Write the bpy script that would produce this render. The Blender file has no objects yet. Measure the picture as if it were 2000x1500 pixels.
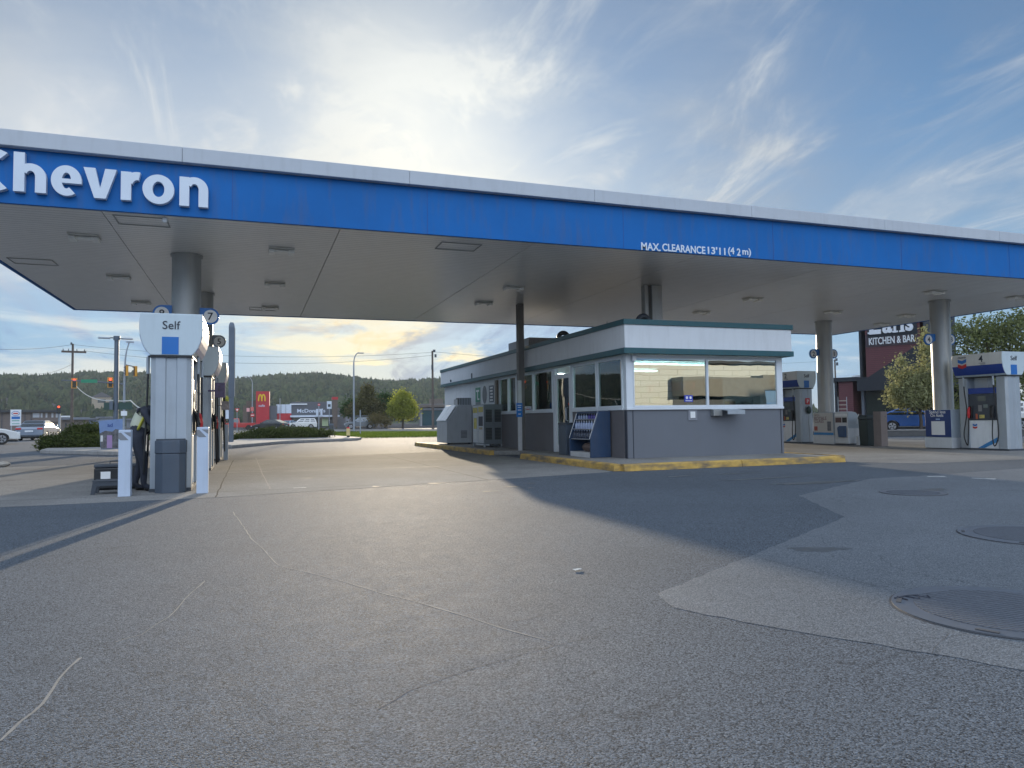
import bpy, bmesh, math, random
import numpy as np
from mathutils import Vector, Matrix
R = math.radians
random.seed(7); RNG = np.random.RandomState(11)
scn = bpy.context.scene
COL = scn.collection

# ------------------------------------------------------------------ camera
CAM_H = 1.05
YAW, PITCH, ROLL, FPX = R(19.6), R(2.8), R(-0.74), 1430.0
fw = Vector((math.sin(YAW)*math.cos(PITCH), math.cos(YAW)*math.cos(PITCH), math.sin(PITCH)))
rt0 = Vector((math.cos(YAW), -math.sin(YAW), 0)); up0 = rt0.cross(fw)
rt = math.cos(ROLL)*rt0 + math.sin(ROLL)*up0
up = -math.sin(ROLL)*rt0 + math.cos(ROLL)*up0
cd = bpy.data.cameras.new('camera'); cam = bpy.data.objects.new('camera', cd); COL.objects.link(cam)
cd.sensor_width = 36; cd.lens = FPX/2000*36; cd.clip_end = 5000; cd.clip_start = 0.05
m = Matrix((rt, up, -fw)).transposed().to_4x4(); m.translation = (0, 0, CAM_H)
cam.matrix_world = m
scn.camera = cam

# ------------------------------------------------------------------ light
SUN_EL, SUN_AZ = R(8.0), R(11.0)         # azimuth measured from +Y towards +X
SUN_DIR = Vector((math.sin(SUN_AZ)*math.cos(SUN_EL), math.cos(SUN_AZ)*math.cos(SUN_EL), math.sin(SUN_EL)))
world = bpy.data.worlds.new("World"); scn.world = world; world.use_nodes = True
SKY_STRENGTH = 0.10; EXPOSURE = 0.65; SUN_STRENGTH = 3.8
scn.view_settings.view_transform = 'Standard'; scn.view_settings.look = 'None'
scn.view_settings.exposure = EXPOSURE; scn.view_settings.gamma = 1
def build_world():
    nt = world.node_tree; N = nt.nodes; L = nt.links; N.clear()
    out = N.new('ShaderNodeOutputWorld')
    sky = N.new('ShaderNodeTexSky'); sky.sky_type = 'NISHITA'; sky.sun_disc = False
    sky.sun_elevation = SUN_EL; sky.sun_rotation = SUN_AZ; sky.altitude = 600
    sky.air_density = 1.0; sky.dust_density = 0.15; sky.ozone_density = 3.0
    def math_(op, a, b=None, c=None, clamp=False):
        n = N.new('ShaderNodeMath'); n.operation = op; n.use_clamp = clamp
        for i, v in enumerate((a, b, c)):
            if v is None: continue
            if isinstance(v, (int, float)): n.inputs[i].default_value = v
            else: L.new(v, n.inputs[i])
        return n.outputs[0]
    tc = N.new('ShaderNodeTexCoord'); d = tc.outputs['Generated']
    sep = N.new('ShaderNodeSeparateXYZ'); L.new(d, sep.inputs[0])
    zc = math_('MAXIMUM', sep.outputs[2], 0.0); zd = math_('ADD', zc, 0.16)
    px = math_('DIVIDE', sep.outputs[0], zd); py = math_('DIVIDE', sep.outputs[1], zd)
    comb = N.new('ShaderNodeCombineXYZ'); L.new(px, comb.inputs[0]); L.new(py, comb.inputs[1])
    def layer(rot, sx, sy, scale, detail, rough, dist, lo, hi, seed):
        mp = N.new('ShaderNodeMapping'); L.new(comb.outputs[0], mp.inputs[0])
        mp.inputs['Rotation'].default_value = (0, 0, rot); mp.inputs['Scale'].default_value = (sx, sy, 1)
        mp.inputs['Location'].default_value = (seed, seed*.37, 0)
        n = N.new('ShaderNodeTexNoise'); L.new(mp.outputs[0], n.inputs[0])
        n.inputs['Scale'].default_value = scale; n.inputs['Detail'].default_value = detail
        n.inputs['Roughness'].default_value = rough; n.inputs['Distortion'].default_value = dist
        mr = N.new('ShaderNodeMapRange'); mr.interpolation_type = 'SMOOTHSTEP'
        L.new(n.outputs[0], mr.inputs[0]); mr.inputs[1].default_value = lo; mr.inputs[2].default_value = hi
        return mr.outputs[0]
    def lobe(dirv, power):      # broad region of the sky around a direction
        dp = N.new('ShaderNodeVectorMath'); dp.operation = 'DOT_PRODUCT'; L.new(d, dp.inputs[0])
        v = Vector(dirv).normalized(); dp.inputs[1].default_value = v
        return math_('POWER', math_('MAXIMUM', dp.outputs['Value'], 0.0), power)
    def sd(x, y): return fw + (x-1000)/FPX*rt + (750-y)/FPX*up
    big = layer(R(25), 1.0, .55, .55, 7, .55, .6, .36, .66, 3.1)
    fine = layer(R(-25), 1.0, .45, 1.5, 10, .62, 1.6, .42, .70, 9.4)
    wisp = layer(R(48), 1.5, .5, 1.6, 10, .64, 1.9, .47, .72, 1.7)
    mid = layer(R(-20), .8, 1.3, 1.9, 8, .6, .5, .42, .7, 6.2)
    g1 = lobe(sd(830, 230), 11)      # bright veil above the canopy
    g2 = lobe(sd(60, 260), 26)
    g3 = lobe(sd(1900, 120), 16)     # clear blue part
    n1 = lobe(sd(440, 60), 70); n2 = lobe(sd(1180, 150), 90); g4 = lobe(sd(700, 60), 60); g5 = lobe(sd(1500, 330), 90); g7 = lobe(sd(1330, 40), 70)
    m1 = math_('MULTIPLY', big, .42); m1 = math_('ADD', m1, math_('MULTIPLY', fine, .34))
    m1 = math_('ADD', m1, math_('MULTIPLY', mid, .16)); m1 = math_('ADD', m1, math_('MULTIPLY', wisp, .46))
    g6 = lobe(sd(840, 330), 40)
    for g, a in ((g1, .28), (g6, .35), (g2, .60), (g4, .25), (g5, .22), (g7, .30), (n1, -.28), (n2, -.30), (g3, -.30)): m1 = math_('ADD', m1, math_('MULTIPLY', g, a))
    m1 = math_('MULTIPLY', math_('MAXIMUM', math_('ADD', m1, .14), 0.12), .95, None, True)
    # low cumulus band near the horizon
    low = layer(0, .35, .9, 1.6, 8, .6, .3, .45, .62, 4.4)
    # cloud colour: lavender grey in thick parts, warm white towards the sun
    sdot = lobe(SUN_DIR, 9); sdot2 = lobe(SUN_DIR, 60)
    c1 = N.new('ShaderNodeMix'); c1.data_type = 'RGBA'; L.new(math_('ADD', math_('MULTIPLY', wisp, .6), math_('MULTIPLY', fine, .5), None, True), c1.inputs[0])
    c1.inputs[6].default_value = (.135, .18, .255, 1); c1.inputs[7].default_value = (.43, .46, .49, 1)
    c2 = N.new('ShaderNodeMix'); c2.data_type = 'RGBA'
    L.new(math_('MULTIPLY', sdot, .95, None, True), c2.inputs[0]); L.new(c1.outputs[2], c2.inputs[6]); c2.inputs[7].default_value = (.50, .53, .54, 1)
    gl = N.new('ShaderNodeMix'); gl.data_type = 'RGBA'; L.new(math_('MULTIPLY', lobe(sd(840, 330), 60), .9, None, True), gl.inputs[0]); L.new(c2.outputs[2], gl.inputs[6]); gl.inputs[7].default_value = (.70, .71, .67, 1); c2 = gl
    gl = N.new('ShaderNodeMix'); gl.data_type = 'RGBA'; L.new(math_('MULTIPLY', lobe(sd(120, 330), 70), .7, None, True), gl.inputs[0]); L.new(c2.outputs[2], gl.inputs[6]); gl.inputs[7].default_value = (.54, .56, .57, 1); c2 = gl
    c3 = N.new('ShaderNodeMix'); c3.data_type = 'RGBA'
    L.new(math_('MULTIPLY', sdot2, .4, None, True), c3.inputs[0]); L.new(c2.outputs[2], c3.inputs[6]); c3.inputs[7].default_value = (.60, .46, .26, 1)
    # unseen bright cloud added behind the viewer to brighten faces turned from the sun
    east_fill = lobe((-SUN_DIR.x, -SUN_DIR.y, .75), 1.6)
    c4 = N.new('ShaderNodeMix'); c4.data_type = 'RGBA'; L.new(math_('MULTIPLY', east_fill, 1.0, None, True), c4.inputs[0]); L.new(c3.outputs[2], c4.inputs[6]); c4.inputs[7].default_value = (1.15, 1.35, 1.65, 1)
    c3 = c4
    m1 = math_('ADD', m1, math_('MULTIPLY', east_fill, .8), None, True)
    # distant cloud banks above the hills, creamy below the sun and slate blue away from it
    hz = N.new('ShaderNodeMapRange'); hz.interpolation_type = 'SMOOTHSTEP'; L.new(zc, hz.inputs[0]); hz.inputs[1].default_value = .24; hz.inputs[2].default_value = .06
    cl = N.new('ShaderNodeCombineXYZ'); L.new(sep.outputs[0], cl.inputs[0]); L.new(sep.outputs[1], cl.inputs[1]); L.new(math_('MULTIPLY', sep.outputs[2], 5.0), cl.inputs[2])
    ln = N.new('ShaderNodeTexNoise'); L.new(cl.outputs[0], ln.inputs[0]); ln.inputs['Scale'].default_value = 2.6; ln.inputs['Detail'].default_value = 10; ln.inputs['Roughness'].default_value = .58; ln.inputs['Distortion'].default_value = .5
    lm = N.new('ShaderNodeMapRange'); lm.interpolation_type = 'SMOOTHSTEP'; L.new(ln.outputs[0], lm.inputs[0]); lm.inputs[1].default_value = .48; lm.inputs[2].default_value = .58
    cr = N.new('ShaderNodeMix'); cr.data_type = 'RGBA'; L.new(lobe(SUN_DIR, 22), cr.inputs[0]); cr.inputs[6].default_value = (.40, .45, .50, 1); cr.inputs[7].default_value = (.72, .58, .32, 1)
    lr = math_('ADD', lm.outputs[0], math_('MULTIPLY', lobe(sd(690, 700), 130), .45), None, True)
    cb = N.new('ShaderNodeMix'); cb.data_type = 'RGBA'; L.new(lr, cb.inputs[0]); cb.inputs[6].default_value = (.13, .23, .40, 1); L.new(cr.outputs[2], cb.inputs[7])
    c5 = N.new('ShaderNodeMix'); c5.data_type = 'RGBA'; L.new(hz.outputs[0], c5.inputs[0]); L.new(c3.outputs[2], c5.inputs[6]); L.new(cb.outputs[2], c5.inputs[7]); c3 = c5
    m1 = math_('MAXIMUM', m1, math_('MULTIPLY', hz.outputs[0], math_('ADD', math_('MULTIPLY', lm.outputs[0], .15), .75)))
    tn = N.new('ShaderNodeMix'); tn.data_type = 'RGBA'; tn.blend_type = 'MULTIPLY'; tn.inputs[0].default_value = 1; L.new(sky.outputs[0], tn.inputs[6]); tn.inputs[7].default_value = (1.0, 1.0, 1.0, 1)
    b1 = N.new('ShaderNodeBackground'); L.new(tn.outputs[2], b1.inputs[0]); b1.inputs[1].default_value = SKY_STRENGTH
    b2 = N.new('ShaderNodeBackground'); L.new(c3.outputs[2], b2.inputs[0]); b2.inputs[1].default_value = 1.0
    mx = N.new('ShaderNodeMixShader'); L.new(m1, mx.inputs[0]); L.new(b1.outputs[0], mx.inputs[1]); L.new(b2.outputs[0], mx.inputs[2])
    L.new(mx.outputs[0], out.inputs[0])
build_world()
sl = bpy.data.lights.new('sun', 'SUN'); sl.energy = SUN_STRENGTH; sl.angle = R(0.6); sl.color = (1, .84, .62)
so = bpy.data.objects.new('sun', sl); COL.objects.link(so)
so.rotation_euler = (-SUN_DIR).to_track_quat('-Z', 'Y').to_euler()

# ------------------------------------------------------------------ helpers
def pt(px, py, D):
    """world point seen at photo pixel (px,py) at depth D (used to measure real positions)"""
    return Vector((0, 0, CAM_H)) + D*(fw + (px-1000)/FPX*rt + (750-py)/FPX*up)
def gp(px, D, z=0.0):
    p = pt(px, 750, D); return Vector((p.x, p.y, z))
def zat(px, py, D): return pt(px, py, D).z
def rY(px, py, Y):
    d = fw + (px-1000)/FPX*rt + (750-py)/FPX*up; return Vector((0, 0, CAM_H)) + d*(Y/d.y)
def rX(px, py, X):
    d = fw + (px-1000)/FPX*rt + (750-py)/FPX*up; return Vector((0, 0, CAM_H)) + d*(X/d.x)
def gz(px, py, z=0.0):
    d = fw + (px-1000)/FPX*rt + (750-py)/FPX*up; return Vector((0, 0, CAM_H)) + d*((z-CAM_H)/d.z)

MATS = {}
def mat(name, col, rough=.6, metal=0.0, var=.12, vscale=3.0, bump=0.0, bscale=40.0, spec=.5, emit=None, estr=0, dirt=0.0, coat=0.0, dlo=.5, dsc=(6, 6, .8)):
    if name in MATS: return MATS[name]
    m = bpy.data.materials.new(name); m.use_nodes = True; MATS[name] = m
    nt = m.node_tree; N = nt.nodes; L = nt.links; b = N['Principled BSDF']
    b.inputs['Roughness'].default_value = rough; b.inputs['Metallic'].default_value = metal
    b.inputs['Specular IOR Level'].default_value = spec
    if coat: b.inputs['Coat Weight'].default_value = coat; b.inputs['Coat Roughness'].default_value = .08
    tc = N.new('ShaderNodeTexCoord'); n = N.new('ShaderNodeTexNoise'); L.new(tc.outputs['Object'], n.inputs[0])
    n.inputs['Scale'].default_value = vscale; n.inputs['Detail'].default_value = 8; n.inputs['Roughness'].default_value = .65
    mr = N.new('ShaderNodeMapRange'); L.new(n.outputs[0], mr.inputs[0]); mr.inputs[1].default_value = .25; mr.inputs[2].default_value = .75
    mr.inputs[3].default_value = 1-var; mr.inputs[4].default_value = 1+var
    mx = N.new('ShaderNodeVectorMath'); mx.operation = 'SCALE'; mx.inputs[0].default_value = col[:3]; L.new(mr.outputs[0], mx.inputs['Scale'])
    last = mx.outputs[0]
    if dirt:
        n3 = N.new('ShaderNodeTexNoise'); mp = N.new('ShaderNodeMapping'); L.new(tc.outputs['Object'], mp.inputs[0]); mp.inputs['Scale'].default_value = dsc
        L.new(mp.outputs[0], n3.inputs[0]); n3.inputs['Scale'].default_value = 1.5; n3.inputs['Detail'].default_value = 9
        r3 = N.new('ShaderNodeMapRange'); L.new(n3.outputs[0], r3.inputs[0]); r3.inputs[1].default_value = dlo; r3.inputs[2].default_value = dlo+.22; r3.inputs[4].default_value = dirt
        mm = N.new('ShaderNodeMix'); mm.data_type = 'RGBA'; L.new(r3.outputs[0], mm.inputs[0]); L.new(last, mm.inputs[6]); mm.inputs[7].default_value = (.12, .10, .08, 1)
        last = mm.outputs[2]
    L.new(last, b.inputs['Base Color'])
    if bump:
        n2 = N.new('ShaderNodeTexNoise'); L.new(tc.outputs['Object'], n2.inputs[0]); n2.inputs['Scale'].default_value = bscale; n2.inputs['Detail'].default_value = 4
        bp = N.new('ShaderNodeBump'); bp.inputs['Strength'].default_value = bump; bp.inputs['Distance'].default_value = .02
        L.new(n2.outputs[0], bp.inputs['Height']); L.new(bp.outputs[0], b.inputs['Normal'])
    if emit:
        b.inputs['Emission Color'].default_value = (*emit[:3], 1); b.inputs['Emission Strength'].default_value = estr
    return m

def stripes(name, col, col2, axis='Z', pitch=.2, width=.06, rough=.6, bump=.3, metal=0, var=.1):
    """boards or ribs: thin dark joints every pitch metres along an axis of the object"""
    if name in MATS: return MATS[name]
    m = mat(name, col, rough, metal, var)
    nt = m.node_tree; N = nt.nodes; L = nt.links; b = N['Principled BSDF']
    src = b.inputs['Base Color'].links[0].from_socket
    tc = N.new('ShaderNodeTexCoord'); sp = N.new('ShaderNodeSeparateXYZ'); L.new(tc.outputs['Object'], sp.inputs[0])
    dv = N.new('ShaderNodeMath'); dv.operation = 'DIVIDE'; L.new(sp.outputs['XYZ'.index(axis)], dv.inputs[0]); dv.inputs[1].default_value = pitch
    fr = N.new('ShaderNodeMath'); fr.operation = 'FRACT'; L.new(dv.outputs[0], fr.inputs[0])
    lt = N.new('ShaderNodeMath'); lt.operation = 'LESS_THAN'; L.new(fr.outputs[0], lt.inputs[0]); lt.inputs[1].default_value = width
    mm = N.new('ShaderNodeMix'); mm.data_type = 'RGBA'; L.new(lt.outputs[0], mm.inputs[0]); L.new(src, mm.inputs[6]); mm.inputs[7].default_value = (*col2[:3], 1)
    L.new(mm.outputs[2], b.inputs['Base Color'])
    if bump:
        bp = N.new('ShaderNodeBump'); bp.inputs['Strength'].default_value = bump; bp.inputs['Distance'].default_value = .01; bp.invert = True
        L.new(lt.outputs[0], bp.inputs['Height']); L.new(bp.outputs[0], b.inputs['Normal'])
    return m

def glass(name, tint=(.75, .82, .8), base=.12, rough=.0):
    if name in MATS: return MATS[name]
    m = bpy.data.materials.new(name); m.use_nodes = True; MATS[name] = m
    nt = m.node_tree; N = nt.nodes; L = nt.links; N.clear()
    out = N.new('ShaderNodeOutputMaterial'); t = N.new('ShaderNodeBsdfTransparent'); t.inputs[0].default_value = (*tint, 1)
    g = N.new('ShaderNodeBsdfGlossy'); g.inputs['Roughness'].default_value = rough; g.inputs[0].default_value = (.9, .95, .95, 1)
    lw = N.new('ShaderNodeFresnel'); lw.inputs[0].default_value = 1.5
    mr = N.new('ShaderNodeMapRange'); L.new(lw.outputs[0], mr.inputs[0]); mr.inputs[1].default_value = .04; mr.inputs[3].default_value = base
    tc = N.new('ShaderNodeTexCoord'); n = N.new('ShaderNodeTexNoise'); L.new(tc.outputs['Object'], n.inputs[0]); n.inputs['Scale'].default_value = .9
    bp = N.new('ShaderNodeBump'); bp.inputs['Strength'].default_value = .012; bp.inputs['Distance'].default_value = .1
    L.new(n.outputs[0], bp.inputs['Height']); L.new(bp.outputs[0], g.inputs['Normal'])
    mx = N.new('ShaderNodeMixShader'); L.new(mr.outputs[0], mx.inputs[0]); L.new(t.outputs[0], mx.inputs[1]); L.new(g.outputs[0], mx.inputs[2])
    L.new(mx.outputs[0], out.inputs[0]); return m

def leafmat(name, c1, c2, trans=.35):
    if name in MATS: return MATS[name]
    m = bpy.data.materials.new(name); m.use_nodes = True; MATS[name] = m
    nt = m.node_tree; N = nt.nodes; L = nt.links; N.clear()
    out = N.new('ShaderNodeOutputMaterial'); ge = N.new('ShaderNodeNewGeometry')
    tc = N.new('ShaderNodeTexCoord'); n = N.new('ShaderNodeTexNoise'); L.new(tc.outputs['Object'], n.inputs[0]); n.inputs['Scale'].default_value = .8; n.inputs['Detail'].default_value = 4
    ad = N.new('ShaderNodeMath'); ad.operation = 'MULTIPLY_ADD'; L.new(ge.outputs['Random Per Island'], ad.inputs[0]); ad.inputs[1].default_value = .6
    sb = N.new('ShaderNodeMath'); sb.operation = 'SUBTRACT'; L.new(n.outputs[0], sb.inputs[0]); sb.inputs[1].default_value = .3
    L.new(sb.outputs[0], ad.inputs[2])
    mm = N.new('ShaderNodeMix'); mm.data_type = 'RGBA'; L.new(ad.outputs[0], mm.inputs[0]); mm.inputs[6].default_value = (*c1, 1); mm.inputs[7].default_value = (*c2, 1)
    df = N.new('ShaderNodeBsdfDiffuse'); L.new(mm.outputs[2], df.inputs[0])
    tr = N.new('ShaderNodeBsdfTranslucent'); L.new(mm.outputs[2], tr.inputs[0])
    mx = N.new('ShaderNodeMixShader'); mx.inputs[0].default_value = trans; L.new(df.outputs[0], mx.inputs[1]); L.new(tr.outputs[0], mx.inputs[2])
    L.new(mx.outputs[0], out.inputs[0]); return m

def tag(o, label=None, cat=None, group=None, kind=None):
    if label: o['label'] = label
    if cat: o['category'] = cat
    if group: o['group'] = group
    if kind: o['kind'] = kind
    return o
def empty(name, loc=(0, 0, 0), rz=0, label=None, cat=None, group=None):
    o = bpy.data.objects.new(name, None); COL.objects.link(o); o.location = loc; o.rotation_euler = (0, 0, rz)
    o.empty_display_size = .2
    return tag(o, label, cat, group)
def copy_tree(o, loc, rz=None, label=None, parent=None):
    c = o.copy(); COL.objects.link(c); c.parent = parent
    if parent is None:
        c.location = loc
        if rz is not None: c.rotation_euler = (0, 0, rz)
        if label: c['label'] = label
    for ch in list(o.children): copy_tree(ch, None, parent=c)
    return c

class MB:
    def __init__(s): s.bm = bmesh.new()
    def box(s, x0, x1, y0, y1, z0, z1):
        vs = [s.bm.verts.new(p) for p in ((x0,y0,z0),(x1,y0,z0),(x1,y1,z0),(x0,y1,z0),(x0,y0,z1),(x1,y0,z1),(x1,y1,z1),(x0,y1,z1))]
        for f in ((0,3,2,1),(4,5,6,7),(0,1,5,4),(1,2,6,5),(2,3,7,6),(3,0,4,7)): s.bm.faces.new([vs[i] for i in f])
        return s
    def cyl(s, p0, p1, r0, r1=None, n=16, caps=True):
        r1 = r0 if r1 is None else r1
        p0 = Vector(p0); p1 = Vector(p1); d = (p1-p0).normalized()
        a = d.orthogonal().normalized(); b = d.cross(a)
        A = []; B = []
        for i in range(n):
            t = 2*math.pi*i/n; v = math.cos(t)*a + math.sin(t)*b
            A.append(s.bm.verts.new(p0+v*r0)); B.append(s.bm.verts.new(p1+v*r1))
        for i in range(n): s.bm.faces.new((A[i], A[(i+1) % n], B[(i+1) % n], B[i]))
        if caps: s.bm.faces.new(A[::-1]); s.bm.faces.new(B)
        return s
    def tube(s, pts, r, n=8):
        pts = [Vector(p) for p in pts]; rings = []; a = None
        for i, p in enumerate(pts):
            d = (pts[min(i+1, len(pts)-1)]-pts[max(i-1, 0)]).normalized()
            a = d.orthogonal().normalized() if a is None else (a-d*a.dot(d)).normalized()
            b = d.cross(a); rr = r[i] if isinstance(r, (list, tuple)) else r
            rings.append([s.bm.verts.new(p+(math.cos(2*math.pi*k/n)*a+math.sin(2*math.pi*k/n)*b)*rr) for k in range(n)])
        for A, B in zip(rings, rings[1:]):
            for i in range(n): s.bm.faces.new((A[i], A[(i+1) % n], B[(i+1) % n], B[i]))
        s.bm.faces.new(rings[0][::-1]); s.bm.faces.new(rings[-1])
        return s
    def prism(s, poly, vec):
        """polygon of 3D points pushed along vec"""
        v = Vector(vec); A = [s.bm.verts.new(Vector(p)) for p in poly]; B = [s.bm.verts.new(Vector(p)+v) for p in poly]
        n = len(A); s.bm.faces.new(A[::-1]); s.bm.faces.new(B)
        for i in range(n): s.bm.faces.new((A[i], A[(i+1) % n], B[(i+1) % n], B[i]))
        return s
    def loft(s, rings, cap=True):
        V = [[s.bm.verts.new(Vector(p)) for p in r] for r in rings]; n = len(V[0])
        for A, B in zip(V, V[1:]):
            for i in range(n): s.bm.faces.new((A[i], A[(i+1) % n], B[(i+1) % n], B[i]))
        if cap: s.bm.faces.new(V[0][::-1]); s.bm.faces.new(V[-1])
        return s
    def sphere(s, c, r, sx=1, sy=1, sz=1, seg=12):
        mm = Matrix.Translation(c) @ Matrix.Diagonal((r*sx, r*sy, r*sz, 1))
        bmesh.ops.create_uvsphere(s.bm, u_segments=seg, v_segments=max(6, seg//2), radius=1, matrix=mm); return s
    def quad(s, pts): s.bm.faces.new([s.bm.verts.new(Vector(p)) for p in pts]); return s
    def build(s, name, m, parent=None, bevel=0, smooth=False, seg=2, loc=None):
        bmesh.ops.recalc_face_normals(s.bm, faces=s.bm.faces)
        me = bpy.data.meshes.new(name); s.bm.to_mesh(me); s.bm.free()
        for mm in (m if isinstance(m, (list, tuple)) else [m]): me.materials.append(mm)
        if smooth:
            me.polygons.foreach_set('use_smooth', [True]*len(me.polygons))
            try: me.set_sharp_from_angle(angle=R(40))
            except Exception: pass
        o = bpy.data.objects.new(name, me); COL.objects.link(o)
        if parent: o.parent = parent
        if loc: o.location = loc
        if bevel:
            b = o.modifiers.new('bevel', 'BEVEL'); b.width = bevel; b.segments = seg; b.limit_method = 'ANGLE'; b.angle_limit = R(35)
        return o
def text(s, name, m, parent, loc, rot, w=None, h=None, extrude=.005, off=0.0, space=1.0):
    """lettering: fitted to width w and/or height h, centred on loc; rot maps the flat text to its wall"""
    cu = bpy.data.curves.new('t', 'FONT'); cu.body = s; cu.align_x = 'CENTER'; cu.align_y = 'CENTER'; cu.size = 1
    cu.offset = off; cu.extrude = .5; cu.space_character = space; cu.resolution_u = 4
    t = bpy.data.objects.new('t', cu); COL.objects.link(t)
    bpy.context.view_layer.update()
    me = bpy.data.meshes.new_from_object(t.evaluated_get(bpy.context.evaluated_depsgraph_get()))
    COL.objects.unlink(t); bpy.data.objects.remove(t); bpy.data.curves.remove(cu)
    co = np.empty(len(me.vertices)*3); me.vertices.foreach_get('co', co); co = co.reshape(-1, 3)
    lo = co.min(0); hi = co.max(0); c = (lo+hi)/2; co[:, :2] -= c[:2]
    sx = w/(hi[0]-lo[0]) if w else None; sy = h/(hi[1]-lo[1]) if h else None
    if sx is None: sx = sy
    if sy is None: sy = sx
    co[:, 0] *= sx; co[:, 1] *= sy; co[:, 2] *= 2*extrude
    me.vertices.foreach_set('co', co.ravel()); me.update(); me.materials.clear(); me.materials.append(m)
    me.name = name
    o = bpy.data.objects.new(name, me); COL.objects.link(o); o.location = loc; o.rotation_euler = rot
    if parent: o.parent = parent
    return o
FY_ = (R(90), 0, 0)            # lettering on a face looking to -Y
FXN = (R(90), 0, R(-90))       # lettering on a face looking to -X

# ------------------------------------------------------------------ materials
white = mat('white_paint', (.72, .74, .76), .45, var=.05, dirt=.12)
blue = mat('fascia_blue', (.006, .125, .40), .6, var=.14, vscale=.5, dirt=.22, spec=.25)
capgrey = mat('cap_grey', (.46, .49, .53), .5, metal=.0, var=.06, vscale=.6, dirt=.1)
colsteel = mat('column_steel', (.36, .37, .37), .38, metal=.35, var=.10, vscale=1.2, dirt=.2)
alu = mat('brushed_aluminium', (.36, .40, .44), .42, metal=.3, var=.08, vscale=2, dirt=.12)
dark = mat('dark_plastic', (.045, .055, .07), .5, var=.2, dirt=.1)
binmat = mat('bin_slate', (.06, .08, .11), .55, var=.15, bump=.1, dirt=.15)
black = mat('black_rubber', (.012, .013, .015), .5, var=.2)
brand = mat('sign_blue', (.012, .07, .33), .35, var=.06)
brand2 = mat('bright_blue', (.01, .14, .45), .35, var=.06)
deepblue = mat('deep_blue', (.008, .045, .26), .35, var=.1)
red = mat('signal_red', (.50, .02, .025), .4, var=.1)
yellow = mat('kerb_yellow', (.46, .29, .07), .7, var=.28, vscale=7, bump=.4, bscale=25, dirt=.9, dlo=.44, dsc=(1.6, 1.6, 5))
teal = mat('teal_trim', (.018, .088, .105), .45, var=.08, dirt=.15)
stucco = mat('stucco_white', (.66, .68, .69), .8, var=.05, vscale=2, bump=.25, bscale=90, dirt=.10)
kgrey = mat('panel_slate', (.135, .146, .168), .6, var=.05, vscale=1.3, bump=.05, dirt=.08)
concrete = mat('kerb_concrete', (.27, .26, .25), .85, var=.22, vscale=3, bump=.5, bscale=40, dirt=.3)
grn = mat('sign_green', (.02, .22, .12), .4, var=.05)
ink = mat('print_dark', (.03, .035, .05), .6)
paper = mat('paper_white', (.75, .75, .74), .6, var=.03)
ylw = mat('lamp_yellow', (.65, .30, .03), .45, var=.08)
chrome = mat('chrome', (.7, .7, .72), .15, metal=1, var=.05)
pane = glass('store_glass', (.80, .86, .84), .09)
panefront = glass('store_front_glass', (.35, .42, .42), .50)
wood = mat('weathered_wood', (.10, .08, .07), .85, var=.3, vscale=4, bump=.4)

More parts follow.
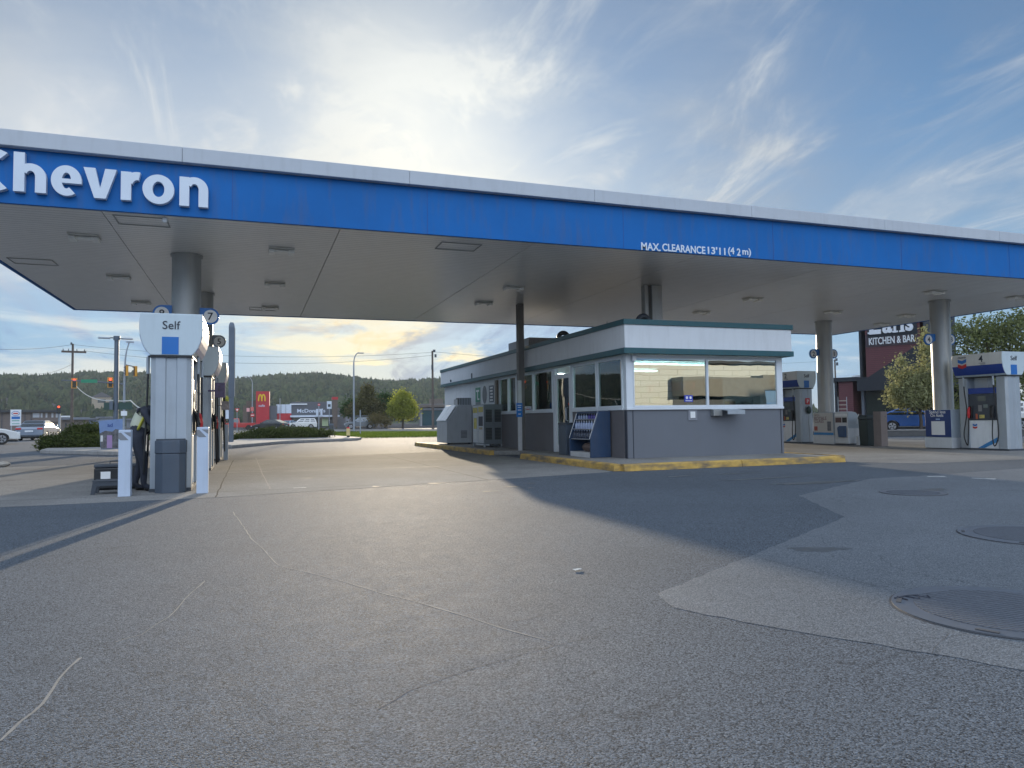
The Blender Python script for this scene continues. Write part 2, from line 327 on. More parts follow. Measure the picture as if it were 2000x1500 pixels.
# ------------------------------------------------------------------ ground
def paving(name, col, agg=90, contrast=.35, mott=.22, rough=.82, warm=None, bump=.6, cracks=0.0, joints=None, stain=0.0, sp_=.14):
    m = bpy.data.materials.new(name); m.use_nodes = True
    nt = m.node_tree; N = nt.nodes; L = nt.links; b = N['Principled BSDF']
    tc = N.new('ShaderNodeTexCoord'); P = tc.outputs['Object']
    def noise(sc, det=6, ro=.6, dist=0):
        n = N.new('ShaderNodeTexNoise'); L.new(P, n.inputs[0]); n.inputs['Scale'].default_value = sc
        n.inputs['Detail'].default_value = det; n.inputs['Roughness'].default_value = ro; n.inputs['Distortion'].default_value = dist; return n.outputs[0]
    def mr(v, a, c, x, y, st='LINEAR'):
        n = N.new('ShaderNodeMapRange'); n.interpolation_type = st; L.new(v, n.inputs[0])
        for i, q in enumerate((a, c, x, y)): n.inputs[i+1].default_value = q
        return n.outputs[0]
    def mul(a, c):
        n = N.new('ShaderNodeMath'); n.operation = 'MULTIPLY'; L.new(a, n.inputs[0]); L.new(c, n.inputs[1]); return n.outputs[0]
    vo = N.new('ShaderNodeTexVoronoi'); L.new(P, vo.inputs[0]); vo.inputs['Scale'].default_value = agg; vo.feature = 'F1'
    sp = N.new('ShaderNodeSeparateColor'); L.new(vo.outputs['Color'], sp.inputs[0])
    a = mr(sp.outputs[0], 0, 1, 1-contrast, 1+contrast)
    g = mr(noise(agg*.45, 3, .7), .3, .7, 1-contrast*.5, 1+contrast*.5)
    l = mr(noise(.35, 8, .62, .4), .3, .72, 1-mott, 1+mott)
    l2 = mr(noise(2.2, 8, .7), .3, .7, 1-mott*.35, 1+mott*.35)
    f = mul(mul(a, g), mul(l, l2))
    if stain:
        st = mr(noise(.8, 5, .55, .8), .62, .78, 1.0, 1-stain, 'SMOOTHSTEP'); f = mul(f, st)
    if cracks:
        cv = N.new('ShaderNodeTexVoronoi'); cv.feature = 'DISTANCE_TO_EDGE'; cv.inputs['Scale'].default_value = .22
        wn = N.new('ShaderNodeTexNoise'); L.new(P, wn.inputs[0]); wn.inputs['Scale'].default_value = 1.7; wn.inputs['Detail'].default_value = 8
        vm = N.new('ShaderNodeVectorMath'); vm.operation = 'MULTIPLY_ADD'; L.new(wn.outputs['Color'], vm.inputs[0]); vm.inputs[1].default_value = (.9, .9, .9); L.new(P, vm.inputs[2])
        L.new(vm.outputs[0], cv.inputs[0]); f = mul(f, mr(cv.outputs[0], .0, .0022, cracks, 1.0))
    cs = N.new('ShaderNodeVectorMath'); cs.operation = 'SCALE'; cs.inputs[0].default_value = col; L.new(f, cs.inputs['Scale'])
    last = cs.outputs[0]
    if joints:
        sx = N.new('ShaderNodeSeparateXYZ'); L.new(P, sx.inputs[0])
        for ax, off, pitch in joints:
            ad = N.new('ShaderNodeMath'); ad.operation = 'SUBTRACT'; L.new(sx.outputs[ax], ad.inputs[0]); ad.inputs[1].default_value = off
            wb = N.new('ShaderNodeMath'); wb.operation = 'MULTIPLY_ADD'; L.new(noise(1.5, 4), wb.inputs[0]); wb.inputs[1].default_value = .05; L.new(ad.outputs[0], wb.inputs[2])
            dv = N.new('ShaderNodeMath'); dv.operation = 'DIVIDE'; L.new(wb.outputs[0], dv.inputs[0]); dv.inputs[1].default_value = pitch
            fr = N.new('ShaderNodeMath'); fr.operation = 'FRACT'; L.new(dv.outputs[0], fr.inputs[0])
            lt = N.new('ShaderNodeMath'); lt.operation = 'LESS_THAN'; L.new(fr.outputs[0], lt.inputs[0]); lt.inputs[1].default_value = .022/pitch
            mm = N.new('ShaderNodeMix'); mm.data_type = 'RGBA'; L.new(lt.outputs[0], mm.inputs[0]); L.new(last, mm.inputs[6]); mm.inputs[7].default_value = (.05, .048, .045, 1); last = mm.outputs[2]
    L.new(last, b.inputs['Base Color']); b.inputs['Specular IOR Level'].default_value = sp_
    rr = mr(noise(6, 6), .3, .7, rough-.03, rough+.03); L.new(rr, b.inputs['Roughness'])
    bp = N.new('ShaderNodeBump'); bp.inputs['Strength'].default_value = bump; bp.inputs['Distance'].default_value = .006
    L.new(vo.outputs['Distance'], bp.inputs['Height']); bp.invert = True; L.new(bp.outputs[0], b.inputs['Normal'])
    return m
asphalt = paving('asphalt', (.090, .104, .122), agg=170, contrast=.75, mott=.11, rough=.84, bump=.5, cracks=.7, stain=.14)
apron_m = paving('apron_concrete', (.205, .202, .196), agg=90, contrast=.25, mott=.22, rough=.92, bump=.2, stain=.3, sp_=.03, joints=((0, -.47, 4.4), (1, 12.2, 4.5)))
pad_m = paving('tank_pad_concrete', (.132, .145, .160), agg=170, contrast=.5, mott=.12, rough=.7, bump=.5, stain=.12, cracks=.6)
side_m = paving('pavement_concrete', (.22, .215, .205), agg=50, contrast=.2, mott=.3, rough=.8, bump=.3, stain=.35)
road_m = paving('road_asphalt', (.085, .085, .09), agg=30, contrast=.3, mott=.2, rough=1, bump=0, sp_=0)
def sheet(name, poly, z, m, depth=0):
    b = MB()
    if not depth:
        out = []
        for (x0, y0), (x1, y1) in zip(poly, poly[1:]+poly[:1]):
            k = max(1, min(200, int(math.hypot(x1-x0, y1-y0)/.10)))
            for i in range(k):
                j = .012 if i else 0
                out.append((x0+(x1-x0)*i/k+random.uniform(-j, j), y0+(y1-y0)*i/k+random.uniform(-j, j)))
        poly = out
    if depth: b.prism([(x, y, z-depth) for x, y in poly], (0, 0, depth))
    else: b.quad([(x, y, z) for x, y in poly])
    return tag(b.build(name, m), kind='structure')
b = MB(); n = 24
xs = [-3000, -900, -300, -100, -30, -8, 0, 8, 30, 100, 300, 900, 3000]; V = {}
for i, x in enumerate(xs):
    for j, y in enumerate(xs): V[i, j] = b.bm.verts.new((x, y, 0))
for i in range(len(xs)-1):
    for j in range(len(xs)-1): b.bm.faces.new((V[i, j], V[i+1, j], V[i+1, j+1], V[i, j+1]))
tag(b.build('ground', asphalt), kind='structure')
sheet('concrete_apron', [(-9, 10.9), (-3.2, 11.25), (-.4, 11.3), (1.6, 11.75), (6.6, 12.95), (6.92, 13.4), (6.92, 24.6), (-.4, 22.4), (-9, 22.0)], .002, apron_m)
sheet('concrete_apron', [(12.7, 13.2), (13.5, 11.95), (26, 11.6), (26, 27), (12.7, 27)], .002, apron_m)
p = [gz(*q) for q in ((1285, 1160), (1650, 1010), (1560, 968), (1700, 935), (1790, 930))]
poly = [(q.x, q.y) for q in p] + [(16, 10.2), (16, -4), (4.6, -4)] + [(gz(*q).x, gz(*q).y) for q in ((2000, 1310), (1820, 1277), (1620, 1245), (1450, 1215), (1315, 1187))]
sheet('tank_pad', poly, .002, pad_m)

def ribbon(name, pxs, w, m, z=None):
    z = (.0032 if 'marking' in name or pxs[0][1] < 925 or (pxs[0][0] > 1290 and name == 'pavement_crack') else .0012) if z is None else z
    P = [gz(*q) for q in pxs]; out = []
    Q = []
    for a, c in zip(P, P[1:]):
        k = max(2, int((c-a).length/.12))
        Q += [a.lerp(c, i/k) for i in range(k)]
    Q.append(P[-1]); L_, R_ = [], []
    for i, q in enumerate(Q):
        d = (Q[min(i+1, len(Q)-1)]-Q[max(i-1, 0)]); d.z = 0; d.normalize(); nrm = Vector((-d.y, d.x, 0))
        q = q + nrm*random.uniform(-.007, .007)
        ww = w*random.uniform(.35, .9)
        L_.append(q+nrm*ww/2); R_.append(q-nrm*ww/2)
    b = MB(); vl = [b.bm.verts.new((q.x, q.y, z)) for q in L_]; vr = [b.bm.verts.new((q.x, q.y, z)) for q in R_]
    for i in range(len(Q)-1): b.bm.faces.new((vl[i], vl[i+1], vr[i+1], vr[i]))
    return tag(b.build(name, m), kind='structure')
seal = mat('dusty_sealant', (.215, .205, .19), .85, var=.3, vscale=20)
crk = mat('crack_dark', (.07, .07, .075), .9, var=.3)
ribbon('sealed_crack', [(455, 1000), (490, 1050), (545, 1105), (640, 1128), (760, 1162), (880, 1195), (985, 1228), (1075, 1252)], .013, seal)
ribbon('sealed_crack', [(0, 1448), (40, 1410), (80, 1375), (115, 1325), (155, 1285)], .018, seal)
ribbon('sealed_crack', [(225, 1254), (275, 1240), (330, 1205), (370, 1160), (400, 1135)], .009, seal)
ribbon('sealed_crack', [(500, 895), (512, 925), (528, 955)], .025, seal)
ribbon('pavement_crack', [(740, 1385), (800, 1350), (880, 1320), (960, 1295), (1080, 1262), (1180, 1240)], .006, crk)
ribbon('pavement_crack', [(1480, 1090), (1560, 1110), (1640, 1128), (1720, 1148)], .006, crk)
ribbon('pavement_crack', [(1818, 1278), (1835, 1258), (1852, 1238)], .006, crk)
ribbon('pavement_crack', [(1000, 1215), (1060, 1203), (1150, 1200)], .006, crk)
whitemark = mat('worn_white_paint', (.55, .55, .53), .8, var=.3, vscale=15)
ribbon('painted_marking', [(573, 953.5), (598, 952.5)], .09, whitemark)
ribbon('painted_marking', [(445, 923), (560, 920), (860, 911)], .07, mat('faded_paint', (.33, .32, .29), .8, var=.35, vscale=6))
ribbon('painted_marking', [(1812, 931), (1846, 931)], .16, whitemark)
ribbon('painted_marking', [(1898, 934), (1944, 936)], .14, whitemark)
oil = mat('oil_stain', (.075, .08, .085), .5, var=.3, vscale=5)
def blob(name, c, rx, ry, m, z=.0034, rot=0, jag=.3, n=28):
    b = MB(); ph = random.random()*9
    pts = []
    for i in range(n):
        t = 2*math.pi*i/n; k = 1+jag*(.5*math.sin(3*t+ph)+.35*math.sin(5*t+2*ph)+random.uniform(-.2, .2))
        x, y = rx*k*math.cos(t), ry*k*math.sin(t)
        pts.append((c[0]+x*math.cos(rot)-y*math.sin(rot), c[1]+x*math.sin(rot)+y*math.cos(rot), z))
    b.quad(pts); return tag(b.build(name, m), kind='structure')
for px, py, rx, ry, ro in ((1590, 943, .75, .16, .0), (1500, 934, .9, .07, .05), (1440, 925, .5, .05, 0), (1330, 930, .35, .05, .2), (1597, 1073, .22, .10, -.3), (1800, 958, .5, .12, 0)):
    q = gz(px, py); blob('oil_stain', (q.x, q.y), rx, ry, oil, rot=ro)

for k in range(9):
    q = gz(random.uniform(480, 1050), random.uniform(925, 960)); blob('oil_drip', (q.x, q.y), random.uniform(.05, .16), random.uniform(.04, .08), mat('old_stain', (.12, .115, .105), .8, var=.3), z=.0032, jag=.6, n=20)
# grass verge, far road, pavement strip
grassg = mat('grass_soil', (.07, .10, .025), .95, var=.3)
def gpoly(l, z): return [(gz(px, py).x, gz(px, py).y) for px, py in l]
sheet('grass_verge', gpoly([(560, 858), (640, 857), (905, 853), (905, 843.5), (690, 844), (560, 846)], 0), .02, grassg, .02)
sheet('far_pavement', gpoly([(200, 845), (560, 844.5), (905, 842), (905, 838), (560, 839.2), (200, 840.5)], 0), .012, mat('far_concrete', (.24, .23, .21), 1, var=.15, spec=0), .01)
a_, b_ = gp(560, 110), gp(905, 110)
sheet('road', [(-140, 105), (120, 105), (140, 129.9), (-160, 129.9)], .004, road_m)
sheet('far_parking_lot', [(-200, 130), (160, 130), (220, 300), (-260, 300)], .004, road_m)

# grass blades on the verge
def grass(poly, count, h):
    P = np.array(poly); lo, hi = P.min(0), P.max(0); V = []; F = []
    def inside(x, y):
        c = False; j = len(P)-1
        for i in range(len(P)):
            if (P[i][1] > y) != (P[j][1] > y) and x < (P[j][0]-P[i][0])*(y-P[i][1])/(P[j][1]-P[i][1])+P[i][0]: c = not c
            j = i
        return c
    while len(F) < count:
        x, y = RNG.uniform(lo, hi)
        if not inside(x, y): continue
        a = RNG.rand()*6.28; w = .05; hh = h*RNG.uniform(.4, 1.2); k = len(V)
        V += [(x-w*math.cos(a), y-w*math.sin(a), .02), (x+w*math.cos(a), y+w*math.sin(a), .02), (x+RNG.uniform(-.06, .06), y+RNG.uniform(-.06, .06), .02+hh)]
        F.append((k, k+1, k+2))
    me = bpy.data.meshes.new('grass'); me.from_pydata(V, [], F); me.materials.append(leafmat('grass_blade', (.05, .09, .015), (.16, .22, .04), .45))
    o = bpy.data.objects.new('grass', me); COL.objects.link(o); tag(o, 'short green grass on the verge beside the forecourt exit', 'grass', kind='stuff')
grass(gpoly([(590, 857.6), (640, 856.5), (905, 852.5), (905, 844), (690, 844.4), (600, 846)], 0), 26000, .12)

# hills behind the town
def hill_h(az):      # crest height against azimuth (rad from +Y) at about 620 m
    return 33 - 5*az + .9*math.sin(az*9+1.2) + .7*math.sin(az*21)
def hill_z(az, r):
    t = (r-300)/(640-300); t = max(0, min(1, t))
    s = t*t*(3-2*t)
    return hill_h(az)*s + 2.2*math.sin(az*30+r*.02)*s
b = MB(); NA, NR = 90, 14; V = {}
A0, A1 = R(-75), R(42)
for i in range(NA+1):
    az = A0+(A1-A0)*i/NA
    k = 1 if az < R(24) else max(0.05, 1-(az-R(24))/R(12))
    for j in range(NR+1):
        r = 300+j*(900-300)/NR
        V[i, j] = b.bm.verts.new((r*math.sin(az), r*math.cos(az), hill_z(az, r)*k-.5))
for i in range(NA):
    for j in range(NR): b.bm.faces.new((V[i, j], V[i+1, j], V[i+1, j+1], V[i, j+1]))
tag(b.build('hills', mat('hill_floor', (.035, .055, .03), .95, var=.4, vscale=.03), smooth=True), kind='structure')
def forest(count):
    V = []; F = []
    for _ in range(count):
        az = A0+(A1-A0)*RNG.rand(); r = 330+(720-330)*RNG.rand()**.8
        k = 1 if az < R(24) else max(0.05, 1-(az-R(24))/R(12))
        clump = math.sin(az*41+r*.03)+math.sin(az*97-r*.05)*.7
        if r < 420 and RNG.rand() < .55: continue
        x, y, z = r*math.sin(az), r*math.cos(az), hill_z(az, r)*k-1.0
        con = RNG.rand() < (.72 if clump > 0 else .35)
        H = RNG.uniform(4.5, 8.5)*(1 if con else .85); w = H*(.20 if con else .42); kk = len(V); ph = RNG.rand()*6
        if con:
            nn = 6
            for lv, (zz, rr) in enumerate(((.12, 1), (.45, .62), (.42, .8), (.75, .34), (.72, .48))):
                for q in range(nn):
                    t = 6.283*q/nn+ph; s_ = rr*w*RNG.uniform(.75, 1.2); V.append((x+s_*math.cos(t), y+s_*math.sin(t), z+zz*H))
            V.append((x, y, z+H)); tip = len(V)-1
            for a, c in ((0, 1), (2, 3)):
                for q in range(nn): F.append((kk+a*nn+q, kk+a*nn+(q+1) % nn, kk+c*nn+(q+1) % nn, kk+c*nn+q))
            for q in range(nn): F.append((kk+4*nn+q, kk+4*nn+(q+1) % nn, tip))
        else:
            nn = 7
            for zz, rr in ((.05, .5), (.35, 1.0), (.65, .95), (.88, .55)):
                for q in range(nn):
                    t = 6.283*q/nn+ph; s_ = rr*w*RNG.uniform(.7, 1.25); V.append((x+s_*math.cos(t), y+s_*math.sin(t), z+(zz+RNG.uniform(-.06, .06))*H))
            V.append((x, y, z+H)); tip = len(V)-1
            for a in range(3):
                for q in range(nn): F.append((kk+a*nn+q, kk+a*nn+(q+1) % nn, kk+(a+1)*nn+(q+1) % nn, kk+(a+1)*nn+q))
            for q in range(nn): F.append((kk+3*nn+q, kk+3*nn+(q+1) % nn, tip))
    me = bpy.data.meshes.new('forest'); me.from_pydata(V, [], F); me.materials.append(leafmat('forest_green', (.008, .026, .024), (.085, .11, .05), .22))
    o = bpy.data.objects.new('forest', me); COL.objects.link(o); tag(o, 'dense mixed forest of dark conifers and lighter trees covering the hillside', 'forest', kind='stuff')
forest(22000)

# ------------------------------------------------------------------ trees and shrubs
def leaves(centres, size, m, name, parent=None, label=None, up_bias=.3):
    """many small leaf faces around the given centres (N,3)"""
    c = np.asarray(centres); n = len(c)
    u = RNG.normal(size=(n, 3)); u /= np.linalg.norm(u, axis=1)[:, None]
    w = RNG.normal(size=(n, 3)); w[:, 2] += up_bias; v = np.cross(u, w); v /= np.linalg.norm(v, axis=1)[:, None]
    s = size*RNG.uniform(.5, 1.3, (n, 1))
    P = np.stack([c-u*s, c-v*s*.55, c+u*s, c+v*s*.55], 1).reshape(-1, 3)
    me = bpy.data.meshes.new(name); me.vertices.add(4*n); me.vertices.foreach_set('co', P.ravel())
    me.loops.add(4*n); me.loops.foreach_set('vertex_index', np.arange(4*n)); me.polygons.add(n)
    me.polygons.foreach_set('loop_start', np.arange(0, 4*n, 4)); me.polygons.foreach_set('loop_total', np.full(n, 4)); me.update(); me.validate()
    me.materials.append(m); o = bpy.data.objects.new(name, me); COL.objects.link(o)
    if parent: o.parent = parent
    return o
def crown_points(lobes, n, surf=.55, clump=.28, per=14):
    """clumped points in a union of ellipsoids: lobes = (x,y,z,rx,ry,rz)"""
    out = []; vol = np.array([l[3]*l[4]*l[5] for l in lobes])**.75; vol /= vol.sum(); nc = max(1, n//per)
    k = RNG.choice(len(lobes), nc, p=vol)
    for i in k:
        l = lobes[i]; d = RNG.normal(size=3); d /= np.linalg.norm(d)
        r = surf+(1-surf)*RNG.rand() if RNG.rand() < .75 else RNG.rand()*surf
        r *= RNG.uniform(.85, 1.18)
        c = np.array(l[:3])+d*r*np.array(l[3:])
        out.append(c+RNG.normal(size=(per, 3))*clump*RNG.uniform(.5, 1.2))
    return np.concatenate(out)
bark = mat('bark', (.07, .055, .045), .95, var=.3, vscale=6, bump=.8, bscale=20)
def tree(name, loc, lobes, n, leaf, m, label, cat='tree', trunk=.16, group=None, clump=.3, top=None, limbs=7, per=14, surf=.55):
    t = empty(name, loc, 0, label, cat, group)
    zs = [l[2]+l[5]*.3 for l in lobes]; top = top or max(zs)
    b = MB(); pts = [(random.uniform(-.1, .1)*i*.4, random.uniform(-.1, .1)*i*.4, top*i/5) for i in range(6)]
    b.tube(pts, [trunk*(1-.15*i) for i in range(6)], 9)
    for i in range(limbs):
        l = lobes[i % len(lobes)]; z0 = top*random.uniform(.22, .6)
        tgt = Vector(l[:3])+Vector((random.uniform(-.4, .4)*l[3], random.uniform(-.4, .4)*l[4], random.uniform(-.1, .6)*l[5]))
        s0 = Vector((0, 0, z0)); mid = s0.lerp(tgt, .5)+Vector((0, 0, -.15*(tgt-s0).length))
        b.tube([s0, mid, tgt], [trunk*.45, trunk*.3, trunk*.1], 6)
    b.build('trunk', bark, t, smooth=True)
    leaves(crown_points(lobes, n, clump=clump, per=per, surf=surf), leaf, m, 'crown', t)
    return t
olive = leafmat('olive_leaf', (.13, .14, .055), (.42, .42, .22), .45)
greenl = leafmat('green_leaf', (.06, .085, .03), (.34, .36, .15), .5)
limel = leafmat('lime_leaf', (.17, .20, .025), (.42, .44, .08), .5)
pinel = leafmat('pine_leaf', (.05, .055, .022), (.13, .12, .05), .2)
darkl = leafmat('dark_leaf', (.02, .05, .018), (.05, .10, .03), .3)
jun = leafmat('juniper_leaf', (.028, .042, .016), (.095, .115, .035), .25)
drybush = leafmat('dry_bush_leaf', (.10, .085, .03), (.22, .18, .08), .4)

# lit olive tree before the restaurant
L0 = gp(1790, 47); zt = lambda py, D=47, px=1780: zat(px, py, D)
s_ = 47/FPX
def lob(cx, cy, rx, rz, D, base, ry=None):
    """ellipsoid lobe from photo centre/radii in pixels, relative to the tree's base"""
    p = pt(cx, cy, D)-base; k = D/FPX
    return (p.x, p.y, p.z, rx*k, (ry or rx)*k, rz*k)
def treepx(name, basepx, D, lobs, n, leaf, m, label, **kw):
    base = gp(basepx, D)
    return tree(name, base, [lob(*l[:4], D+(l[4] if len(l) > 4 else 0), base) for l in lobs], n, leaf, m, label, **kw)
treepx('leafy_tree', 1795, 44, [(1808, 690, 16, 42), (1800, 740, 34, 34), (1775, 745, 30, 28), (1750, 765, 22, 22), (1762, 705, 9, 14), (1790, 775, 50, 20), (1742, 728, 8, 10), (1822, 760, 30, 40), (1785, 785, 42, 14), (1806, 655, 7, 14)], 15000, .085, olive,
       'sunlit olive green tree in front of the dark red restaurant wall', clump=.22, trunk=.11, top=3.2, surf=.35)
treepx('leafy_tree', 1935, 52, [(1905, 655, 55, 38), (1960, 650, 60, 45), (1890, 720, 45, 60), (1950, 740, 75, 70), (1900, 790, 45, 50), (2010, 700, 60, 80), (1880, 820, 32, 35), (1960, 810, 60, 40), (1872, 640, 20, 14), (1990, 625, 20, 20)], 19000, .12, greenl,
       'big spreading green tree behind the numbered fuel pump at the right', clump=.35, trunk=.22, top=7, limbs=10, surf=.4)
# trees beyond the road
treepx('round_tree', 786, 108, [(786, 788, 22, 18), (786, 775, 13, 10), (774, 802, 16, 12), (800, 800, 15, 12), (786, 808, 22, 8)], 9000, .16, limel, 'bright yellow green round tree beyond the road', clump=.4, trunk=.18, group='trees beyond the road', top=3.5)
treepx('pine_tree', 718, 112, [(718, 790, 26, 16), (718, 770, 13, 14), (705, 800, 26, 10), (735, 802, 20, 10), (719, 757, 4, 8)], 9000, .2, pinel, 'brownish open pine tree standing behind the grey car with roof box', clump=.45, trunk=.22, group='trees beyond the road', top=7)
treepx('pine_tree', 688, 116, [(688, 793, 14, 12), (684, 802, 15, 8)], 3000, .2, darkl, 'low dark tree between the curved lamp and the grey restaurant wing', clump=.4, trunk=.15, group='trees beyond the road', top=3)
treepx('round_tree', 752, 118, [(752, 784, 16, 15), (750, 797, 20, 10)], 5000, .18, darkl, 'dark green round tree just left of the bright one', clump=.4, trunk=.18, group='trees beyond the road', top=4)
treepx('bush', 745, 106, [(735, 818, 18, 9), (755, 822, 12, 7)], 2500, .12, drybush, 'dry tan bush low behind the grey car', cat='bush', clump=.3, trunk=.05, top=1, limbs=3)
treepx('round_tree', 440, 118, [(440, 790, 9, 12), (436, 806, 8, 12)], 2500, .15, limel, 'yellowish tree half hidden behind the white bollard and dark pylon', clump=.35, trunk=.12, top=3)
def shrubpx(D, lobs, n, label, leaf=.05, m=jun, group=None, name='juniper_hedge'):
    base = gp(lobs[0][0], D); b = []
    t = leaves(crown_points([lob(l[0], l[1], l[2], l[3], D+(l[5] if len(l) > 5 else 0), base, l[4]) for l in lobs], n, surf=.8, clump=.10), leaf, m, name)
    t.location = base
    return tag(t, label, 'hedge', group)
shrubpx(31, [(150, 866, 62, 15, 40), (115, 868, 30, 15, 30), (200, 868, 40, 13, 30), (150, 852, 25, 14, 22, 1), (175, 842, 18, 14, 18, 1.2), (150, 842, 14, 10, 14, 1), (215, 862, 30, 14, 25), (95, 868, 12, 14, 16)], 34000,
        'dark clipped juniper hedge in a kerbed bed left of the white bollard', group='juniper hedges along the forecourt')
shrubpx(44, [(540, 852, 75, 11, 40), (490, 856, 42, 10, 34), (560, 844, 50, 9, 30), (605, 846, 38, 8, 30), (640, 845, 14, 5, 16), (585, 855, 50, 9, 30), (465, 860, 20, 8, 20), (520, 846, 34, 8, 24)], 40000,
        'low spreading juniper hedge right of the dark slim pylon', group='juniper hedges along the forecourt')
# planted beds with kerbs
def bed(pxs, label_):
    P = [gz(*q) for q in pxs]; b = MB(); b.prism([(p.x, p.y, 0) for p in P], (0, 0, .14))
    return tag(b.build('kerbed_bed', concrete, bevel=.02), kind='structure')
bed([(78, 886), (100, 879), (260, 873), (300, 876), (300, 888), (235, 890)], '')
bed([(430, 872), (470, 861), (640, 853), (706, 858.5), (700, 860), (560, 866), (452, 876)], '')
def settle(root):
    """parts were modelled in place: move them under their thing's base point"""
    for c in root.children: c.location = Vector(c.location) - root.location
    return root
# ------------------------------------------------------------------ canopy
CX0, CX1, CY0, CY1, CZ = -5.17, 24.2, 13.48, 25.6, 4.6
cn = empty('gas_station_canopy', (9.5, 19.5, 0), 0, 'wide flat forecourt canopy with blue fascia, grey cap and round grey columns', 'canopy')
b = MB(); f = .08
b.box(CX0, CX1, CY0, CY0+f, CZ-.005, 5.48); b.box(CX0, CX1, CY1-f, CY1, CZ-.005, 5.48)
b.box(CX0, CX0+f, CY0+f, CY1-f, CZ-.005, 5.48); b.box(CX1-f, CX1, CY0+f, CY1-f, CZ-.005, 5.48)
fas = b.build('fascia', blue, cn)
b = MB(); x = CX0
for px in (453, 835, 1218, 1510, 1760, 1970):
    xx = rY(px, 480, CY0).x; MB().box(xx-.004, xx+.004, CY0-.004, CY0+.01, CZ, 5.5).build('fascia_seam', mat('seam_blue', (.012, .06, .26), .5), fas)
b = MB(); g = .13; cuts = [CX0-g] + [rY(px, 300, CY0-g).x for px in (356, 800, 1160, 1465, 1723, 1945)] + [CX1+g]
for x0, x1 in zip(cuts, cuts[1:]): b.box(x0+.002, x1-.002, CY0-g, CY0+.35, 5.485, 5.745)
b.box(CX0-g, CX1+g, CY1-.35, CY1+g, 5.485, 5.745); b.box(CX0-g, CX0+.35, CY0+.36, CY1-.36, 5.485, 5.745); b.box(CX1-.35, CX1+g, CY0+.36, CY1-.36, 5.485, 5.745)
b.build('fascia_cap', capgrey, cn, bevel=.008)
soffm = stripes('soffit_panel', (.80, .79, .77), (.40, .395, .385), 'Y', .155, .10, .34, .5, 0.25, .05)
b = MB(); cutx = [CX0+f+.002, -2.37, 1.53, 5.37, 9.25, 13.0, 16.9, 20.6, CX1-f-.002]
for x0, x1 in zip(cutx, cutx[1:]): b.box(x0+.008, x1-.008, CY0+f+.002, CY1-f-.002, CZ+.01, CZ+.05)
b.box(CX0+f+.01, CX1-f-.01, CY0+f+.01, CY1-f-.01, CZ+.052, CZ+.5)
b.build('soffit', soffm, cn)
b = MB()
for (px, py) in ((275, 427), (60, 508), (900, 478), (515, 602)):
    b = MB(); q = gz(px, py, CZ+.0)
    for dx0, dx1, dy0, dy1 in ((-.42, .42, -.01, .01), (-.42, .42, .58, .60), (-.42, -.40, .01, .58), (.40, .42, .01, .58)):
        b.box(q.x+dx0, q.x+dx1, q.y-.1+dy0, q.y-.1+dy1, CZ-.004, CZ+.008)
    b.build('access_hatch', mat('hatch_line', (.36, .36, .35), .6), cn)
lens = mat('lamp_lens', (.85, .85, .82), .35, var=.05)
lf = mat('fixture_frame', (.60, .60, .57), .5)
spots = [gz(px, py, CZ) for px, py in ((165, 462), (232, 540), (276, 590), (550, 488), (537, 554), (528, 600), (945, 591), (1003, 561), (1370, 609), (1470, 583), (1627, 608), (1722, 632), (1770, 615), (1825, 569), (1985, 580))]
for q in spots:
    b = MB(); b.box(q.x-.25, q.x+.25, q.y-.22, q.y+.22, CZ-.012, CZ+.006)
    o = b.build('light_fixture', lf, cn, bevel=.01)
    b = MB(); b.box(q.x-.25, q.x-.13, q.y-.14, q.y+.14, CZ-.09, CZ-.022); b.box(q.x+.13, q.x+.25, q.y-.14, q.y+.14, CZ-.09, CZ-.022); b.box(q.x-.13, q.x+.13, q.y-.10, q.y+.10, CZ-.06, CZ-.022)
    b.build('lens', lens, o, bevel=.012)
def column(x, y, r, z0=0.0):
    b = MB(); b.cyl((x, y, z0), (x, y, CZ), r, n=36); o = b.build('column', colsteel, cn, smooth=True)
    b = MB(); b.cyl((x, y, CZ-.035), (x, y, CZ+.005), r+.03, n=36); b.box(x-.018, x+.018, y-r-.004, y-r+.02, z0, CZ-.04); b.build('column_trim', colsteel, o)
    return o
for x, y in ((-1.30, 16.7), (-1.28, 21.5), (20.32, 17.0), (20.32, 21.95)): column(x, y, .285)
b = MB(); b.box(7.66, 7.87-.02, 20.88, 21.08, .13, CZ); b.build('column', mat('post_brown', (.16, .15, .14), .6, var=.1, dirt=.2), cn, bevel=.01)
for dx in (-.06, .2):
    pass
b = MB(); b.box(10.05, 10.36, 17.0, 17.3, 3.09, CZ); o = b.build('column', colsteel, cn, bevel=.015)
b = MB(); b.box(9.86, 9.97, 17.05, 17.25, 3.09, CZ); b.build('conduit', colsteel, cn, bevel=.01)
